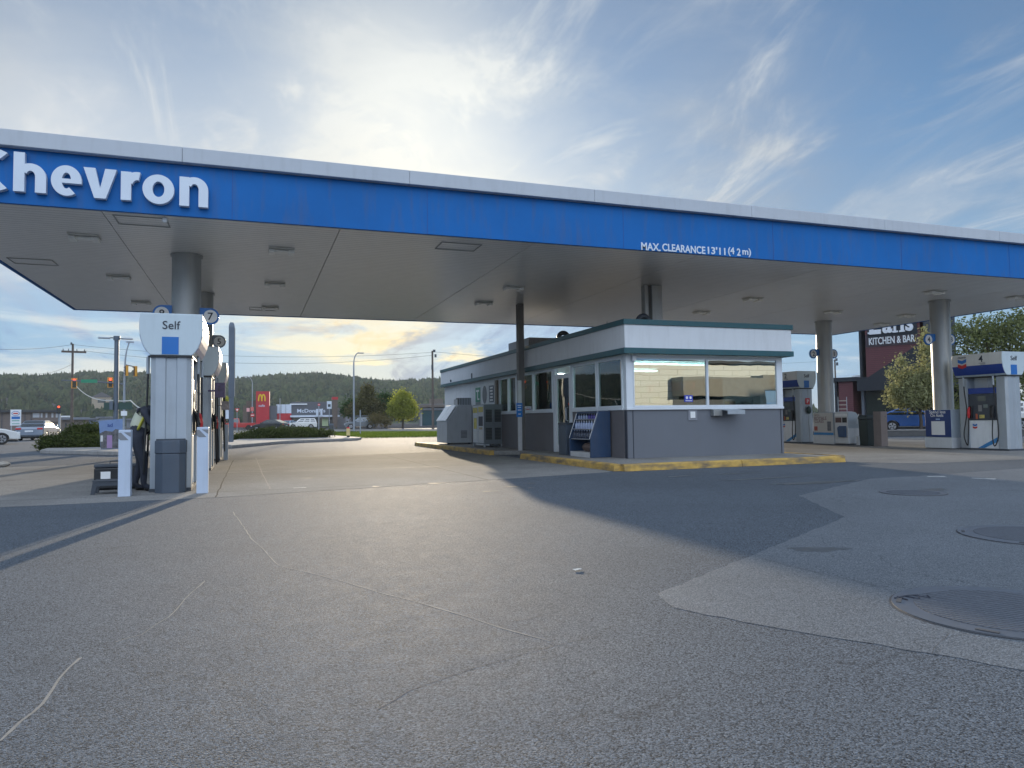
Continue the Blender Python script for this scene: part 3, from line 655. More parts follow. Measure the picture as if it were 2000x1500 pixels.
# raised letters on the fascia
letm = mat('letter_white', (.62, .68, .76), .4, var=.04)
def glyph(ch, w, h, m, parent, c):
    """bold humanist letter drawn from bars and arcs, w x h, centred on c, facing -Y"""
    b = MB(); d = .10; k = [0]
    def poly(P):
        k[0] += 1; o = .0006*k[0]
        b.prism([(c[0]-w/2+x, c[1]-o, c[2]-h/2+z) for x, z in P], (0, d+o*2, 0))
    def arc(cx, cz, rx, rz, tx, tz, a0, a1, n=22):
        A = [math.radians(a0+(a1-a0)*i/n) for i in range(n+1)]
        O = [(cx+rx*math.cos(a), cz+rz*math.sin(a)) for a in A]; I = [(cx+(rx-tx)*math.cos(a), cz+(rz-tz)*math.sin(a)) for a in A]
        for i in range(n):
            b.loft([[(c[0]-w/2+x, c[1]+y, c[2]-h/2+z) for x, z in (O[i], O[i+1], I[i+1], I[i])] for y in (0, d)])
    T = .152; t = .118
    if ch == 'o': arc(w/2, h/2, w/2, h/2, T, t, 0, 360, 40)
    if ch == 'C': arc(w*.56, h/2, w*.56, h/2, T*1.05, t*1.08, 52, 308, 40)
    if ch in 'hn':
        xh = h*.735 if ch == 'h' else h
        poly([(0, 0), (T, 0), (T, h if ch == 'h' else h*.985), (0, h if ch == 'h' else h*.985)])
        arc(w*.52, xh-w*.48, w*.48, w*.48, T, t, 0, 150); poly([(w-T, 0), (w, 0), (w, xh-w*.47), (w-T, xh-w*.47)])
    if ch == 'r': poly([(0, 0), (T, 0), (T, h*.985), (0, h*.985)]); arc(w*.86, h-w*.80, w*.80, w*.80, T, t*1.15, 80, 165)
    if ch == 'v': poly([(0, h), (T*1.12, h), (w/2, h*.33), (w-T*1.12, h), (w, h), (w/2+T*.55, 0), (w/2-T*.55, 0)])
    if ch == 'e':
        arc(w/2, h/2, w/2, h/2, T, t, 0, 305, 40); poly([(T*.9, h*.42), (w-.002, h*.42), (w*.998, h*.56), (T*.9, h*.56)])
    b.build('fascia_letter', m, parent)
lets = [('C', -98, 28, 287, 375, 1), ('h', 28, 92, 301, 377, 1), ('e', 101, 161, 325, 384, 1), ('v', 164, 229, 331, 389, 1), ('r', 237, 275, 337, 393, 1), ('o', 279, 341, 343, 400, 1), ('n', 351, 407, 348, 405, 1)]
for ch, x0, x1, y0, y1, k in lets:
    A = rY(x0, (y0+y1)/2, CY0-.05); B = rY(x1, (y0+y1)/2, CY0-.05); T = rY((x0+x1)/2, y0, CY0-.05).z; Bz = rY((x0+x1)/2, y1, CY0-.05).z
    glyph(ch, abs(B.x-A.x), T-Bz, letm, cn, ((A.x+B.x)/2, CY0-.105, (T+Bz)/2))
for wd, a0, a1, hh in (("MAX.", 130, 224, .165), ("CLEARANCE", 233, 443, .165), ("13'11", 455, 541, .165), ("(4", 554, 585, .20), ("2", 597, 615, .165), ("m)", 624, 666, .20)):
    A = rY(1200+a0/2.5, 481+(a0-130)*.0243, CY0); B = rY(1200+a1/2.5, 481+(a1-130)*.0243, CY0)
    text(wd, 'clearance_lettering', letm, cn, ((A.x+B.x)/2, CY0-.006, A.z*.5+B.z*.5), FY_, w=B.x-A.x, h=hh, extrude=.004, off=.022)
q = gz(322, 424, CZ); b = MB(); b.sphere((q.x, q.y, CZ-.05), .05); b.build('sensor', white, cn, smooth=True)
settle(cn)

# round number paddles on the columns
def paddle(num, cx, cz, y, side, label):
    """side=-1: flag joins its column on the right"""
    t = empty('pump_number_sign', (cx, y, cz), 0, label, 'number sign', 'round pump number signs on the columns')
    r = .175; b = MB()
    pts = []
    for i in range(40):
        a = 2*math.pi*i/40; x, z = r*math.cos(a), r*math.sin(a)
        if z > 0 and x*side > 0: pass
        pts.append((x, 0, z))
    b.prism(pts, (0, .04, 0)); x1 = -side*(r+.12)
    b.prism([(0, .004, r), (x1, .004, r), (x1, .004, -.02), (-side*r*.9, .004, -.08)], (0, .032, 0))
    b.build('flag', brand2 if num != '5' else mat('flag_pale', (.2, .24, .3), .4), t)
    b = MB(); b.prism([(r*.78*math.cos(2*math.pi*i/36), -.006, r*.78*math.sin(2*math.pi*i/36)) for i in range(36)], (0, .005, 0)); b.build('disc', paper, t)
    text(num, 'numeral', ink, t, (0, -.008, 0), FY_, h=.16, extrude=.003, off=.012)
    return t
for num, px, py, y, side, lab in (('7', 411, 618, 16.6, 1, 'round blue number 7 sign on the nearest left column'), ('8', 316, 612, 16.6, -1, 'round blue number 8 sign mostly hidden by the pump topper'),
        ('5', 428, 667, 21.45, 1, 'round pale number 5 sign on the second left column'), ('4', 1814, 663, 16.95, -1, 'round blue number 4 sign left of the nearest right column'),
        ('3', 1858, 663, 16.95, 1, 'round blue number 3 sign right of the nearest right column'), ('2', 1589, 691, 21.9, -1, 'round blue number 2 sign left of the farther right column'), ('1', 1629, 691, 21.9, 1, 'round blue number 1 sign right of the farther right column')):
    q = rY(px, py, y); paddle(num, q.x, q.z, y, side, lab)

# ------------------------------------------------------------------ island under the kiosk
p = lambda *q: (gz(*q).x, gz(*q).y)
isl = [(6.95, 13.12), (12.62, 13.28), (12.62, 31.0), (6.75, 31.0), (6.85, 20.9), (7.55, 20.6), (7.55, 19.3), (6.95, 18.6)]
tag(MB().prism([(x, y, 0) for x, y in isl], (0, 0, .13)).build('kiosk_pavement', side_m, bevel=.02), kind='structure')
def kerb(pts, name='yellow_kerb'):
    b = MB()
    for (x0, y0), (x1, y1) in zip(pts, pts[1:]):
        a = Vector((x0, y0, 0)); c = Vector((x1, y1, 0)); d = (c-a); L_ = d.length; d.normalize(); nrm = Vector((d.y, -d.x, 0)); k = max(1, round(L_/2.4))
        for i in range(k):
            s0 = a+d*(L_*i/k+.006); s1 = a+d*(L_*(i+1)/k-.006)
            prof = [(0, 0), (.16, 0), (.145, .12), (.11, .145), (0, .145)]
            jz = random.uniform(-.004, .004)
            b.loft([[q+nrm*u-nrm*.01+Vector((0, 0, w+(jz if w else 0))) for u, w in prof] for q in (s0, s1)])
    return tag(b.build(name, yellow, smooth=False, bevel=.006), kind='structure')
kerb([(6.86, 18.6), (6.86, 13.02), (12.85, 12.85), (12.85, 16.5)][::1][::-1][::-1]) if False else None
kerb([(6.93, 18.5), (6.93, 13.08), (12.63, 13.25), (12.63, 20)])
kerb([(6.72, 31.0), (6.84, 20.9)])

# ------------------------------------------------------------------ kiosk store
KX0, KX1, KY0, KY1 = 8.10, 12.52, 14.95, 31.7
ks = empty('kiosk_store', ((KX0+KX1)/2, 23, .13), 0, 'low convenience store with white fascia, teal bands, slate lower panels and big windows', 'store')
Z0, ZS, ZH, ZF0, ZF1 = .13, 1.27, 2.46, 2.52, 3.28
b = MB(); t_ = .14
b.box(KX0+.02, KX1-.02, KY0+.02, KY0+t_, Z0, ZS-.03); b.build('lower_wall', kgrey, ks)
for y0, y1 in ((KY0+t_+.005, 17.98), (19.2, 24.1)): MB().box(KX0, KX0+t_, y0, y1, Z0, ZS-.03).build('lower_wall', mat('panel_taupe', (.15, .14, .145), .6, var=.08, dirt=.1), ks)
b = MB(); b.box(KX0-.0, KX0+t_, 24.105, KY1, Z0, ZF0+.1); b.box(KX0+t_, KX1, KY1-t_, KY1-.002, Z0, ZF0+.1); b.box(KX1-t_, KX1, 19.5, KY1-t_-.002, Z0, ZF0+.1); b.box(KX1-t_, KX1, KY0+t_+.005, 19.49, Z0, ZS-.03)
b.build('stucco_wall', stucco, ks)
b = MB(); b.box(KX0+.003, KX0+.02, KY0-.004, KY0+.1, Z0, ZS-.03)
b.build('corner_trim', mat('seam_dark', (.04, .045, .06), .6), ks)
for x in (8.27, 12.42): MB().box(x, x+.012, KY0+.005, KY0+.04, Z0, ZS-.03).build('panel_seam', mat('seam_dark', (.04, .045, .06), .6), ks)
# fascia bands
OV = .28
def ring(z0, z1, ov, m, name):
    b = MB(); w = .12; X0, X1, Y0, Y1 = KX0-ov+.2, KX1+ov, KY0-ov, KY1+.06
    X0 = KX0-.16-(ov-OV); X1 = KX1+.05+(ov-OV)
    b.box(X0, X1, Y0, Y0+w, z0, z1); b.box(X0, X0+w, Y0+w+.001, Y1-w-.001, z0, z1); b.box(X1-w, X1, Y0+w+.001, Y1-w-.001, z0, z1); b.box(X0, X1, Y1-w, Y1, z0, z1)
    return b.build(name, m, ks, bevel=.004)
ring(ZF0+.13, 3.18, OV, mat('fascia_stucco', (.68, .70, .72), .8, var=.05, vscale=1.5, bump=.2, bscale=90, dirt=.08), 'fascia')
ring(ZF0, ZF0+.128, OV+.035, teal, 'trim_band'); ring(3.182, 3.30, OV+.035, teal, 'trim_band')
b = MB(); b.box(KX0+.06, KX1+.1, KY0-.1, KY1-.1, ZF0+.02, ZF0+.1); b.build('ceiling', stucco, ks)
b = MB(); b.box(KX0+.06, KX1+.1, KY0-.1, KY1-.1, 3.0, 3.08); rf = b.build('roof', mat('roof_grey', (.12, .12, .12), .9), ks)
fr = mat('frame_alu', (.66, .70, .74), .4, metal=.1, var=.04)
# front glazing: corner posts, sill, mullion
b = MB()
b.box(KX0+.01, KX0+.19, KY0-.005, KY0+.12, ZS+.001, ZF0-.003); b.build('corner_post', fr, ks, bevel=.008)
b = MB(); b.box(KX1-.17, KX1-.02, KY0-.005, KY0+.12, ZS+.001, ZF0-.003); b.build('corner_post', fr, ks, bevel=.008)
def window(x0, x1, name='window', gm=panefront):
    w = .045; b = MB(); Y = KY0
    b.box(x0, x1, Y-.01, Y+.07, ZS+.03, ZS+.03+w); b.box(x0, x1, Y-.01, Y+.07, ZH+.02-w, ZH+.02); b.box(x0, x0+w*.6, Y-.01, Y+.07, ZS+.03+w, ZH+.02-w); b.box(x1-w*.6, x1, Y-.01, Y+.07, ZS+.03+w, ZH+.02-w)
    o = b.build(name, fr, ks, bevel=.003)
    b = MB(); b.box(x0+w*.6, x1-w*.6, Y+.02, Y+.03, ZS+.03+w, ZH+.02-w); b.build('pane', gm, o)
    return o
mx = 10.30
window(KX0+.192, mx); window(mx+.002, KX1-.172)
b = MB(); b.box(KX0+.0, KX1-.02, KY0-.03, KY0+.1, ZS-.028, ZS+.028); b.build('sill', fr, ks, bevel=.004)
b = MB(); b.box(KX0+.15, KX1-.17, KY0+.0, KY0+.1, ZH+.022, ZF0-.002); b.build('head_rail', fr, ks)
# side glazing on X = KX0
def swin(y0, y1, z0=ZS+.03, m=pane):
    w = .05; X = KX0; b = MB()
    b.box(X-.01, X+.07, y0, y1, z0, z0+w); b.box(X-.01, X+.07, y0, y1, ZH+.02-w, ZH+.02); b.box(X-.01, X+.07, y0, y0+w, z0+w, ZH+.02-w); b.box(X-.01, X+.07, y1-w, y1, z0+w, ZH+.02-w)
    o = b.build('window', fr, ks, bevel=.003)
    b = MB(); b.box(X+.02, X+.03, y0+w, y1-w, z0+w, ZH+.02-w); b.build('pane', m, o)
for y0, y1 in ((15.12, 16.42), (16.47, 17.93), (19.3, 20.80), (20.85, 22.3), (22.35, 23.1), (23.15, 24.05)): swin(y0, y1)
for y0, y1 in ((15.1, 17.95), (19.25, 24.1)): MB().box(KX0-.03, KX0+.1, y0, y1, ZS-.028, ZS+.028).build('sill', fr, ks, bevel=.004)
b = MB(); b.box(KX0-.003, KX0+.1, 15.1, 24.1, ZH+.022, ZF0-.002); b.build('head_rail', fr, ks)
for y0, y1 in ((17.95, 18.06), (19.12, 19.25)): MB().box(KX0-.015, KX0+.1, y0, y1, Z0, ZH+.02).build('door_frame', fr, ks, bevel=.004)
b = MB(); b.box(KX0+.0, KX0+.05, 18.07, 18.17, Z0+.02, 2.3); b.box(KX0, KX0+.05, 19.0, 19.11, Z0+.02, 2.3); b.box(KX0, KX0+.05, 18.171, 18.999, Z0+.02, .33); b.box(KX0, KX0+.05, 18.171, 18.999, 2.18, 2.3)
dr = b.build('door', white, ks, bevel=.004)
b = MB(); b.box(KX0+.02, KX0+.03, 18.171, 18.999, .33, 2.18); b.build('pane', pane, dr)
b = MB(); b.tube([(KX0-.0, 18.24, 1.0), (KX0-.06, 18.24, 1.02), (KX0-.06, 18.24, 1.35), (KX0, 18.24, 1.37)], .014); b.build('handle', chrome, dr)
# things fixed to the front: transaction drawer
b = MB(); b.box(10.37, 10.62, KY0-.12, KY0+.01, 1.08, 1.235); dw = b.build('transaction_drawer', mat('drawer_steel', (.33, .34, .34), .4, metal=.6), ks, bevel=.01)
b = MB(); b.prism([(10.60, KY0-.34, 1.215), (11.10, KY0-.34, 1.215), (11.10, KY0-.01, 1.24), (10.60, KY0-.01, 1.24)], (0, 0, -.018)); b.box(10.605, 11.095, KY0-.345, KY0-.33, 1.115, 1.195); b.build('tray', alu, dw, bevel=.004)
# roof parts
b = MB(); b.tube([(9.6, 21.5, 3.05)]+[(9.6, 21.5, 3.62)]+[(9.6-.17+.17*math.cos(a), 21.5, 3.65+.17*math.sin(a)) for a in np.linspace(0, math.pi, 10)]+[(9.26, 21.5, 3.57)], .075, 12); b.build('roof_vent', dark, ks, smooth=True)
b = MB(); b.tube([(9.45, 16.2, 3.05)]+[(9.45, 16.2, 3.45)]+[(9.45-.14+.14*math.cos(a), 16.2, 3.48+.14*math.sin(a)) for a in np.linspace(0, math.pi, 10)]+[(9.17, 16.2, 3.42)], .075, 12); b.build('roof_vent', dark, ks, smooth=True)
b = MB(); b.box(9.2, 10.8, 24, 26.2, 3.08, 3.95); o = b.build('rooftop_unit', mat('unit_grey', (.30, .31, .33), .6, dirt=.2), ks, bevel=.02)
b = MB(); b.tube([(9.3, 18.2, 3.05), (9.31, 18.2, 3.75)], .008, 5); b.build('antenna', dark, ks)
b = MB(); b.box(7.95, 8.06, 29.9, 30.0, 2.68, 2.78); b.cyl((7.9, 29.95, 2.72), (8.05, 29.95, 2.75), .05); b.build('camera', dark, ks)
b = MB(); b.box(7.93, 8.03, 26.8, 26.95, 2.62, 2.85); b.build('wall_light', dark, ks)
b = MB(); b.box(8.24, 8.34, KY0-.1, KY0-.02, 2.36, 2.5); b.build('wall_camera', white, ks, bevel=.02)
# interior
inw = mat('interior_wall', (.20, .22, .22), .8); inn = mat('interior_dark', (.05, .06, .07), .8)
b = MB(); b.box(KX0+.15, KX1-.15, 24.2, 24.3, Z0, ZF0); b.box(KX0+.15, KX1-.15, KY0+.15, 24.2, Z0+.01, Z0+.03); b.build('interior_wall', inw, ks)
b = MB(); b.box(9.0, 12.2, 15.6, 16.2, Z0+.03, 1.15); b.box(9.0, 9.6, 16.2, 17.5, Z0+.03, 1.1); b.build('counter', mat('counter_blue', (.06, .10, .22), .5), ks)
tube_ = mat('light_tube', (.8, .85, .85), .4, emit=(.8, 1, .98), estr=16)
for y in (16.8, 19.4, 22): MB().box(9.3, 11.6, y, y+.22, ZF0-.06, ZF0-.02).build('ceiling_light', tube_, ks)
b = MB(); b.box(11.6, 12.2, 17.0, 23.8, Z0+.03, 2.1); b.box(9.4, 10.8, 20.3, 20.8, Z0+.03, 1.5); b.box(9.4, 10.8, 22.2, 22.7, Z0+.03, 1.5); sh = b.build('shelf_unit', inn, ks)
stock = [mat('stock_'+n, c, .5) for n, c in (('red', (.35, .03, .03)), ('yellow', (.5, .38, .05)), ('white', (.55, .55, .52)), ('blue', (.04, .08, .35)), ('green', (.05, .22, .1)), ('tan', (.35, .22, .12)))]
for k, mm in enumerate(stock):
    b = MB()
    for _ in range(26):
        sh_ = RNG.randint(3); z = Z0+.3+.35*RNG.randint(5)
        if sh_ == 0: x, y = 11.5, RNG.uniform(17.1, 23.6); b.box(x, x+.09, y, y+RNG.uniform(.1, .35), z, z+.22)
        elif sh_ == 1: x, y = RNG.uniform(9.4, 10.7), 20.2; z = min(z, 1.3); b.box(x, x+RNG.uniform(.08, .25), y, y+.09, z, z+.2)
        else: x = RNG.uniform(9.05, 12), ; x = x[0]; b.box(x, x+RNG.uniform(.08, .25), 15.75, 15.95, 1.152, 1.152+RNG.uniform(.06, .3))
    b.build('stock', mm, ks)
b = MB(); b.box(KX0+.06, KX0+.07, 20.95, 21.75, 1.36, 2.30); po = b.build('window_poster', mat('poster_violet', (.09, .07, .20), .5, var=.6, vscale=4), ks)
b = MB(); b.box(KX0+.052, KX0+.058, 21.2, 21.5, 1.45, 1.95); b.build('poster_figure', mat('poster_tan', (.45, .25, .15), .5, var=.5, vscale=9), po)
b = MB(); b.box(KX0+.06, KX0+.07, 22.5, 22.95, 1.4, 2.3); b.build('window_poster', mat('poster_pale', (.35, .38, .45), .5, var=.7, vscale=7), ks)
b = MB(); b.box(KX0+.045, KX0+.055, 19.38, 19.75, 1.34, 1.55); o = b.build('window_sticker', paper, ks)
b = MB(); b.box(KX0+.038, KX0+.044, 19.44, 19.69, 1.42, 1.50); b.build('sticker_mark', red, o)
b = MB(); b.box(KX0+.045, KX0+.055, 23.3, 23.6, 1.95, 2.15); b.build('window_sticker', red, ks)
b = MB(); b.box(9.66, 9.88, KY0+.005, KY0+.015, 1.42, 1.58); o = b.build('window_sticker', mat('sticker_blue', (.03, .05, .42), .4), ks)
b = MB()
for x in (9.72, 9.82): b.prism([(x+.03*math.cos(t), KY0+.004, 1.52+.035*math.sin(t)) for t in np.linspace(0, 6.1, 14)], (0, -.003, 0))
b.box(9.68, 9.86, KY0+.001, KY0+.004, 1.44, 1.455); b.build('sticker_mark', paper, o)
b = MB(); b.box(9.75, 9.99, KY0+.0, KY0+.019, .985, 1.225); b.build('notice_plate', mat('plate_grey', (.22, .23, .26), .5), ks)
settle(ks)

# signs fixed flat on the side wall
def wallsign(y0, y1, z0, z1, m, name, label, cat='sign', x=KX0, inner=None, frame=None):
    t = empty(name, (x-.02, (y0+y1)/2, z0), 0, label, cat)
    b = MB(); b.box(-.03, .018, -(y1-y0)/2, (y1-y0)/2, 0, z1-z0); b.build('panel', m, t, bevel=.005)
    return t
W_, H_ = 26.85-24.15, .85
t = wallsign(26.05, 26.85, 1.56, 2.36, mat('pale_panel', (.60, .62, .62), .5), 'bank_sign', 'white panel with green square sign on the store side wall')
b = MB(); b.box(-.04, -.031, -.32, .30, .18, .72); b.build('green_field', grn, t); b = MB(); b.box(-.04, -.031, -.32, .30, .03, .17); b.build('grey_field', mat('grey_field', (.2, .22, .22), .5), t)
b = MB(); b.box(-.046, -.041, -.18, .18, .56, .63); b.box(-.046, -.041, -.03, .04, .28, .56); b.box(-.046, -.041, -.2, .03, .25, .31); b.build('letter_mark', paper, t)
t = wallsign(25.2, 26.02, 1.56, 2.38, mat('pale_panel', (.60, .62, .62), .5), 'oval_sign', 'pale panel with a grey oval between the green and dark posters')
b = MB(); b.prism([(-.032, .26*math.cos(a), .42+.33*math.sin(a)) for a in np.linspace(0, 2*math.pi, 28)[:-1]], (-.006, 0, 0)); b.build('oval', mat('oval_grey', (.14, .15, .16), .5, var=.3, vscale=12), t)
t = wallsign(24.4, 25.17, 1.56, 2.40, mat('pale_panel', (.60, .62, .62), .5), 'dark_poster', 'pale panel with dark patterned poster nearest the store windows', 'poster')
b = MB(); b.box(-.04, -.031, -.26, .26, .12, .72); o = b.build('print', mat('slate_print', (.06, .08, .11), .5), t)
b = MB()
for i in range(5): b.box(-.046, -.041, -.18+.02*(i % 2), .16-.03*(i % 3), .17+.11*i, .23+.11*i)
b.build('print_mark', paper, o)
b = MB(); b.box(8.02, 8.085, 24.14, 24.36, 1.5, 2.44); tag(b.build('brown_shutter', mat('brown_panel', (.20, .16, .12), .6), bevel=.006), 'narrow brown vertical box at the end of the wall posters', 'wall box')
# square notice under the front window
b = MB(); b.box(9.80, 9.93, 14.938, 14.946, 1.04, 1.19)
tag(b.build('notice_sticker', paper), 'small white square sticker on the slate wall under the front window', 'sticker')
# ------------------------------------------------------------------ fuel pumps
cream = mat('valance_cream', (.60, .59, .55), .4, var=.04, dirt=.1)  # cream side skin, partly own colour, partly light put into the tone
valw = mat('valance_white', (.50, .58, .62), .4, var=.04, dirt=.08)
swoosh = mat('swoosh_blue', (.03, .22, .50), .35, var=.2)
def emblem(parent, o, size, name='emblem'):
    """two stacked V bands, blue over red, on a face looking to -X; o = top centre"""
    s = size
    for k, (mm, z) in enumerate(((brand2, 0), (red, -.52*s))):
        y0, y1 = .5*s, -.5*s
        P = [(0, y0, z), (0, 0, z-.17*s), (0, y1, z), (0, y1, z-.36*s), (0, 0, z-.53*s), (0, y0, z-.36*s)]
        MB().prism([Vector(o)+Vector(p) for p in P], (-.004, 0, 0)).build(name, mm, parent)
def make_pump(label):
    t = empty('fuel_pump', (0, 0, 0), 0, label, 'fuel pump', 'fuel pumps under the canopy')
    MB().box(-.30, .30, -.76, .76, 0, .05).build('plinth', dark, t)
    for s in (-1, 1):
        P = [(-.295, .30), (-.295, .04), (-.22, 0), (-.085, 0), (-.07, .018), (.07, .018), (.085, 0), (.22, 0), (.295, .04), (.295, .30)]
        MB().prism([(x, s*(.75-y), .05) for x, y in P], (0, 0, 2.06)).build('end_column', alu, t, bevel=.006)
    MB().box(-.31, .31, -.785, .785, 2.10, 2.128).build('valance_gasket', black, t)
    cab = MB().box(-.26, .26, -.447, .447, .05, .86).build('lower_cabinet', white, t, bevel=.008)
    ctl = MB().box(-.275, .275, -.445, .445, .865, 1.63).build('control_panel', dark, t, bevel=.01)
    MB().box(-.262, .262, -.44, .44, 1.635, 1.80).build('ad_strip', deepblue, t, bevel=.004)
    MB().box(-.10, .10, -.05, .36, 1.803, 2.095).build('riser', alu, t)
    # topper
    sec = [(-.442, 2.79), (-.455, 2.68), (-.457, 2.56), (-.448, 2.45), (-.426, 2.35), (-.39, 2.255), (-.345, 2.18), (-.30, 2.13)]; sec += [(-x, z) for x, z in sec[::-1]]
    top = MB().prism([(x, -.785, z) for x, z in sec], (0, 1.57, 0)).build('topper', valw, t, bevel=.012)
    for s in (-1, 1):
        MB().prism([(s*.444, -.77, 2.788), (s*.459, -.77, 2.68), (s*.461, -.77, 2.56), (s*.452, -.77, 2.45), (s*.42, -.77, 2.45), (s*.42, -.77, 2.786)], (0, 1.54, 0)).build('topper_side', cream, top)
        MB().prism([(s*.453, -.772, 2.447), (s*.430, -.772, 2.35), (s*.394, -.772, 2.255), (s*.352, -.772, 2.183), (s*.33, -.772, 2.24), (s*.40, -.772, 2.447)], (0, 1.544, 0)).build('topper_strip', deepblue, top)
        f = s*.2765
        MB().box(min(f, f+s*.006), max(f, f+s*.006), -.11, .13, 1.42, 1.56).build('display', mat('display_grey', (.10, .12, .11), .2), ctl)
        MB().box(min(f, f+s*.006), max(f, f+s*.006), -.16, -.03, 1.22, 1.32).build('screen', mat('screen_grey', (.16, .20, .19), .2), ctl)
        MB().box(min(f, f+s*.008), max(f, f+s*.008), .02, .13, 1.12, 1.30).build('keypad', mat('key_grey', (.2, .2, .2), .4), ctl)
        MB().box(min(f, f+s*.01), max(f, f+s*.01), -.05, .10, .92, 1.02).build('notice', mat('notice_yellow', (.5, .42, .12), .5, var=.4, vscale=20), ctl)
        MB().box(min(f, f+s*.01), max(f, f+s*.01), .16, .22, .90, 1.05).build('notice', mat('notice_red', (.45, .10, .05), .5, var=.4, vscale=20), ctl)
        for yy in (-.30, .36):
            MB().box(min(f, f+s*.05), max(f, f+s*.05), yy-.055, yy+.055, .93, 1.28).build('nozzle_boot', black, ctl, bevel=.01)
        # swoosh on the lower cabinet
        g = s*.2615
        MB().prism([(g, -.447, .40), (g, -.447, .27), (g, .0, .06), (g, .20, .06), (g, -.1, .22)], (s*.004, 0, 0)).build('swoosh', swoosh, cab)
    emblem(cab, (-.2615, .27, .76), .14)
    emblem(top, (-.4615, .44, 2.66), .27)
    text('Chevron', 'emblem_lettering', ink, top, (-.462, .44, 2.71), FXN, w=.26, extrude=.002, off=.01)
    for i, w_ in enumerate((.20, .15)): MB().box(-.465, -.458, -.28, -.28+w_, 2.50-.03*i, 2.512-.03*i).build('small_print', mat('print_grey', (.2, .2, .22), .6), top)
    text('Self', 'self_lettering', ink, top, (0, -.789, 2.605), FY_, w=.255, h=.13, extrude=.003, off=.004)
    MB().box(-.135, .105, -.791, -.786, 2.145, 2.42).build('blue_square', brand2, top)
    # hoses and nozzles
    for s in (-1, 1):
        for yy, cm in ((-.36, black), (.38, red)):
            y0 = -.42 if yy < 0 else .50
            P = [(s*.36, y0, 2.15), (s*.37, y0-.02, 1.7), (s*.38, y0-.08, 1.1), (s*.40, y0-.12 if yy < 0 else y0+.02, .45), (s*.40, (y0+yy)/2-.02, .13), (s*.38, yy+.02, .42), (s*.36, yy, .95)]
            Q = []
            for i in range(len(P)-1):
                a, c_ = Vector(P[i]), Vector(P[i+1]); pm = Vector(P[max(i-1, 0)]); pn = Vector(P[min(i+2, len(P)-1)])
                for k in range(6):
                    u = k/6; Q.append(.5*((2*a)+(-pm+c_)*u+(2*pm-5*a+4*c_-pn)*u*u+(-pm+3*a-3*c_+pn)*u**3))
            Q.append(Vector(P[-1]))
            h = MB().tube(Q, .016, 8).build('hose', black, t, smooth=True)
            MB().tube([(s*.37, y0, 2.13), (s*.37, y0-.005, 1.99), (s*.37, y0-.01, 1.86)], .026, 8).build('hose_coupling', alu, h, smooth=True)
            b = MB(); b.tube([(s*.36, yy, .93), (s*.37, yy, 1.06), (s*.345, yy, 1.2), (s*.30, yy, 1.27)], [.028, .038, .034, .016], 8); b.box(s*.36-.012, s*.36+.012, yy-.045, yy+.045, 1.0, 1.2)
            b.build('nozzle', cm, t, bevel=.006)
    return t
proto = make_pump('nearest fuel pump on the left island, end face marked Self, behind two white bollards')
proto.location = (-1.19, 13.36, 0)
def numeral(t, n):
    tp = [c for c in t.children if c.name.startswith('topper')][0]
    text(n, 'pump_numeral', ink, tp, (-.464, -.15, 2.63), FXN, h=.19, extrude=.003, off=.006)
copies = [((-1.15, 18.55, 0), 'second fuel pump along the left island, between the two left columns', None), ((-1.13, 23.3, 0), 'farthest fuel pump at the back end of the left island', None),
          ((20.22, 15.42, 0), 'big numbered 4 fuel pump at the right edge of the photo', '4'), ((20.22, 23.6, 0), 'fuel pump numbered 2 just right of the store, behind the farther column', '2')]
for loc, lab, n in copies:
    c = copy_tree(proto, loc, None, lab)
    if n: numeral(c, n)
# price/handbill holders and a card reader on the left pumps
b = MB(); b.box(-.76, -.55, 17.3, 17.34, 1.62, 1.95); b.box(-.9, -.76, 17.31, 17.33, 1.75, 1.79); tag(b.build('display_flag', mat('plum_print', (.06, .04, .10), .4, var=.6, vscale=14), bevel=.006), 'small dark printed flag panel on the second pump of the left island', 'small sign')
b = MB(); b.box(-.76, -.58, 21.6, 21.64, 1.42, 1.66); b.box(-.9, -.76, 21.61, 21.63, 1.52, 1.56); tag(b.build('display_flag', mat('grey_print', (.25, .22, .22), .4, var=.5, vscale=14), bevel=.006), 'small pale printed flag panel on the farther left column', 'small sign')
# waste bin fixed at the pump end
t = empty('waste_bin', (-1.17, 12.42, 0), 0, 'dark slate three-faced waste bin against the end of the nearest left pump', 'waste bin')
MB().prism([(-.215, .16, .0), (-.215, -.02, 0), (-.10, -.12, 0), (.13, -.12, 0), (.215, -.02, 0), (.215, .16, 0)], (0, 0, .60)).build('body', binmat, t, bevel=.01)
MB().prism([(-.222, .165, .603), (-.222, -.025, .603), (-.105, -.127, .603), (.135, -.127, .603), (.222, -.025, .603), (.222, .165, .603)], (0, 0, .20)).build('lid', binmat, t, bevel=.012)
MB().box(-.20, .20, -.05, .12, .805, .825).build('rim', dark, t)
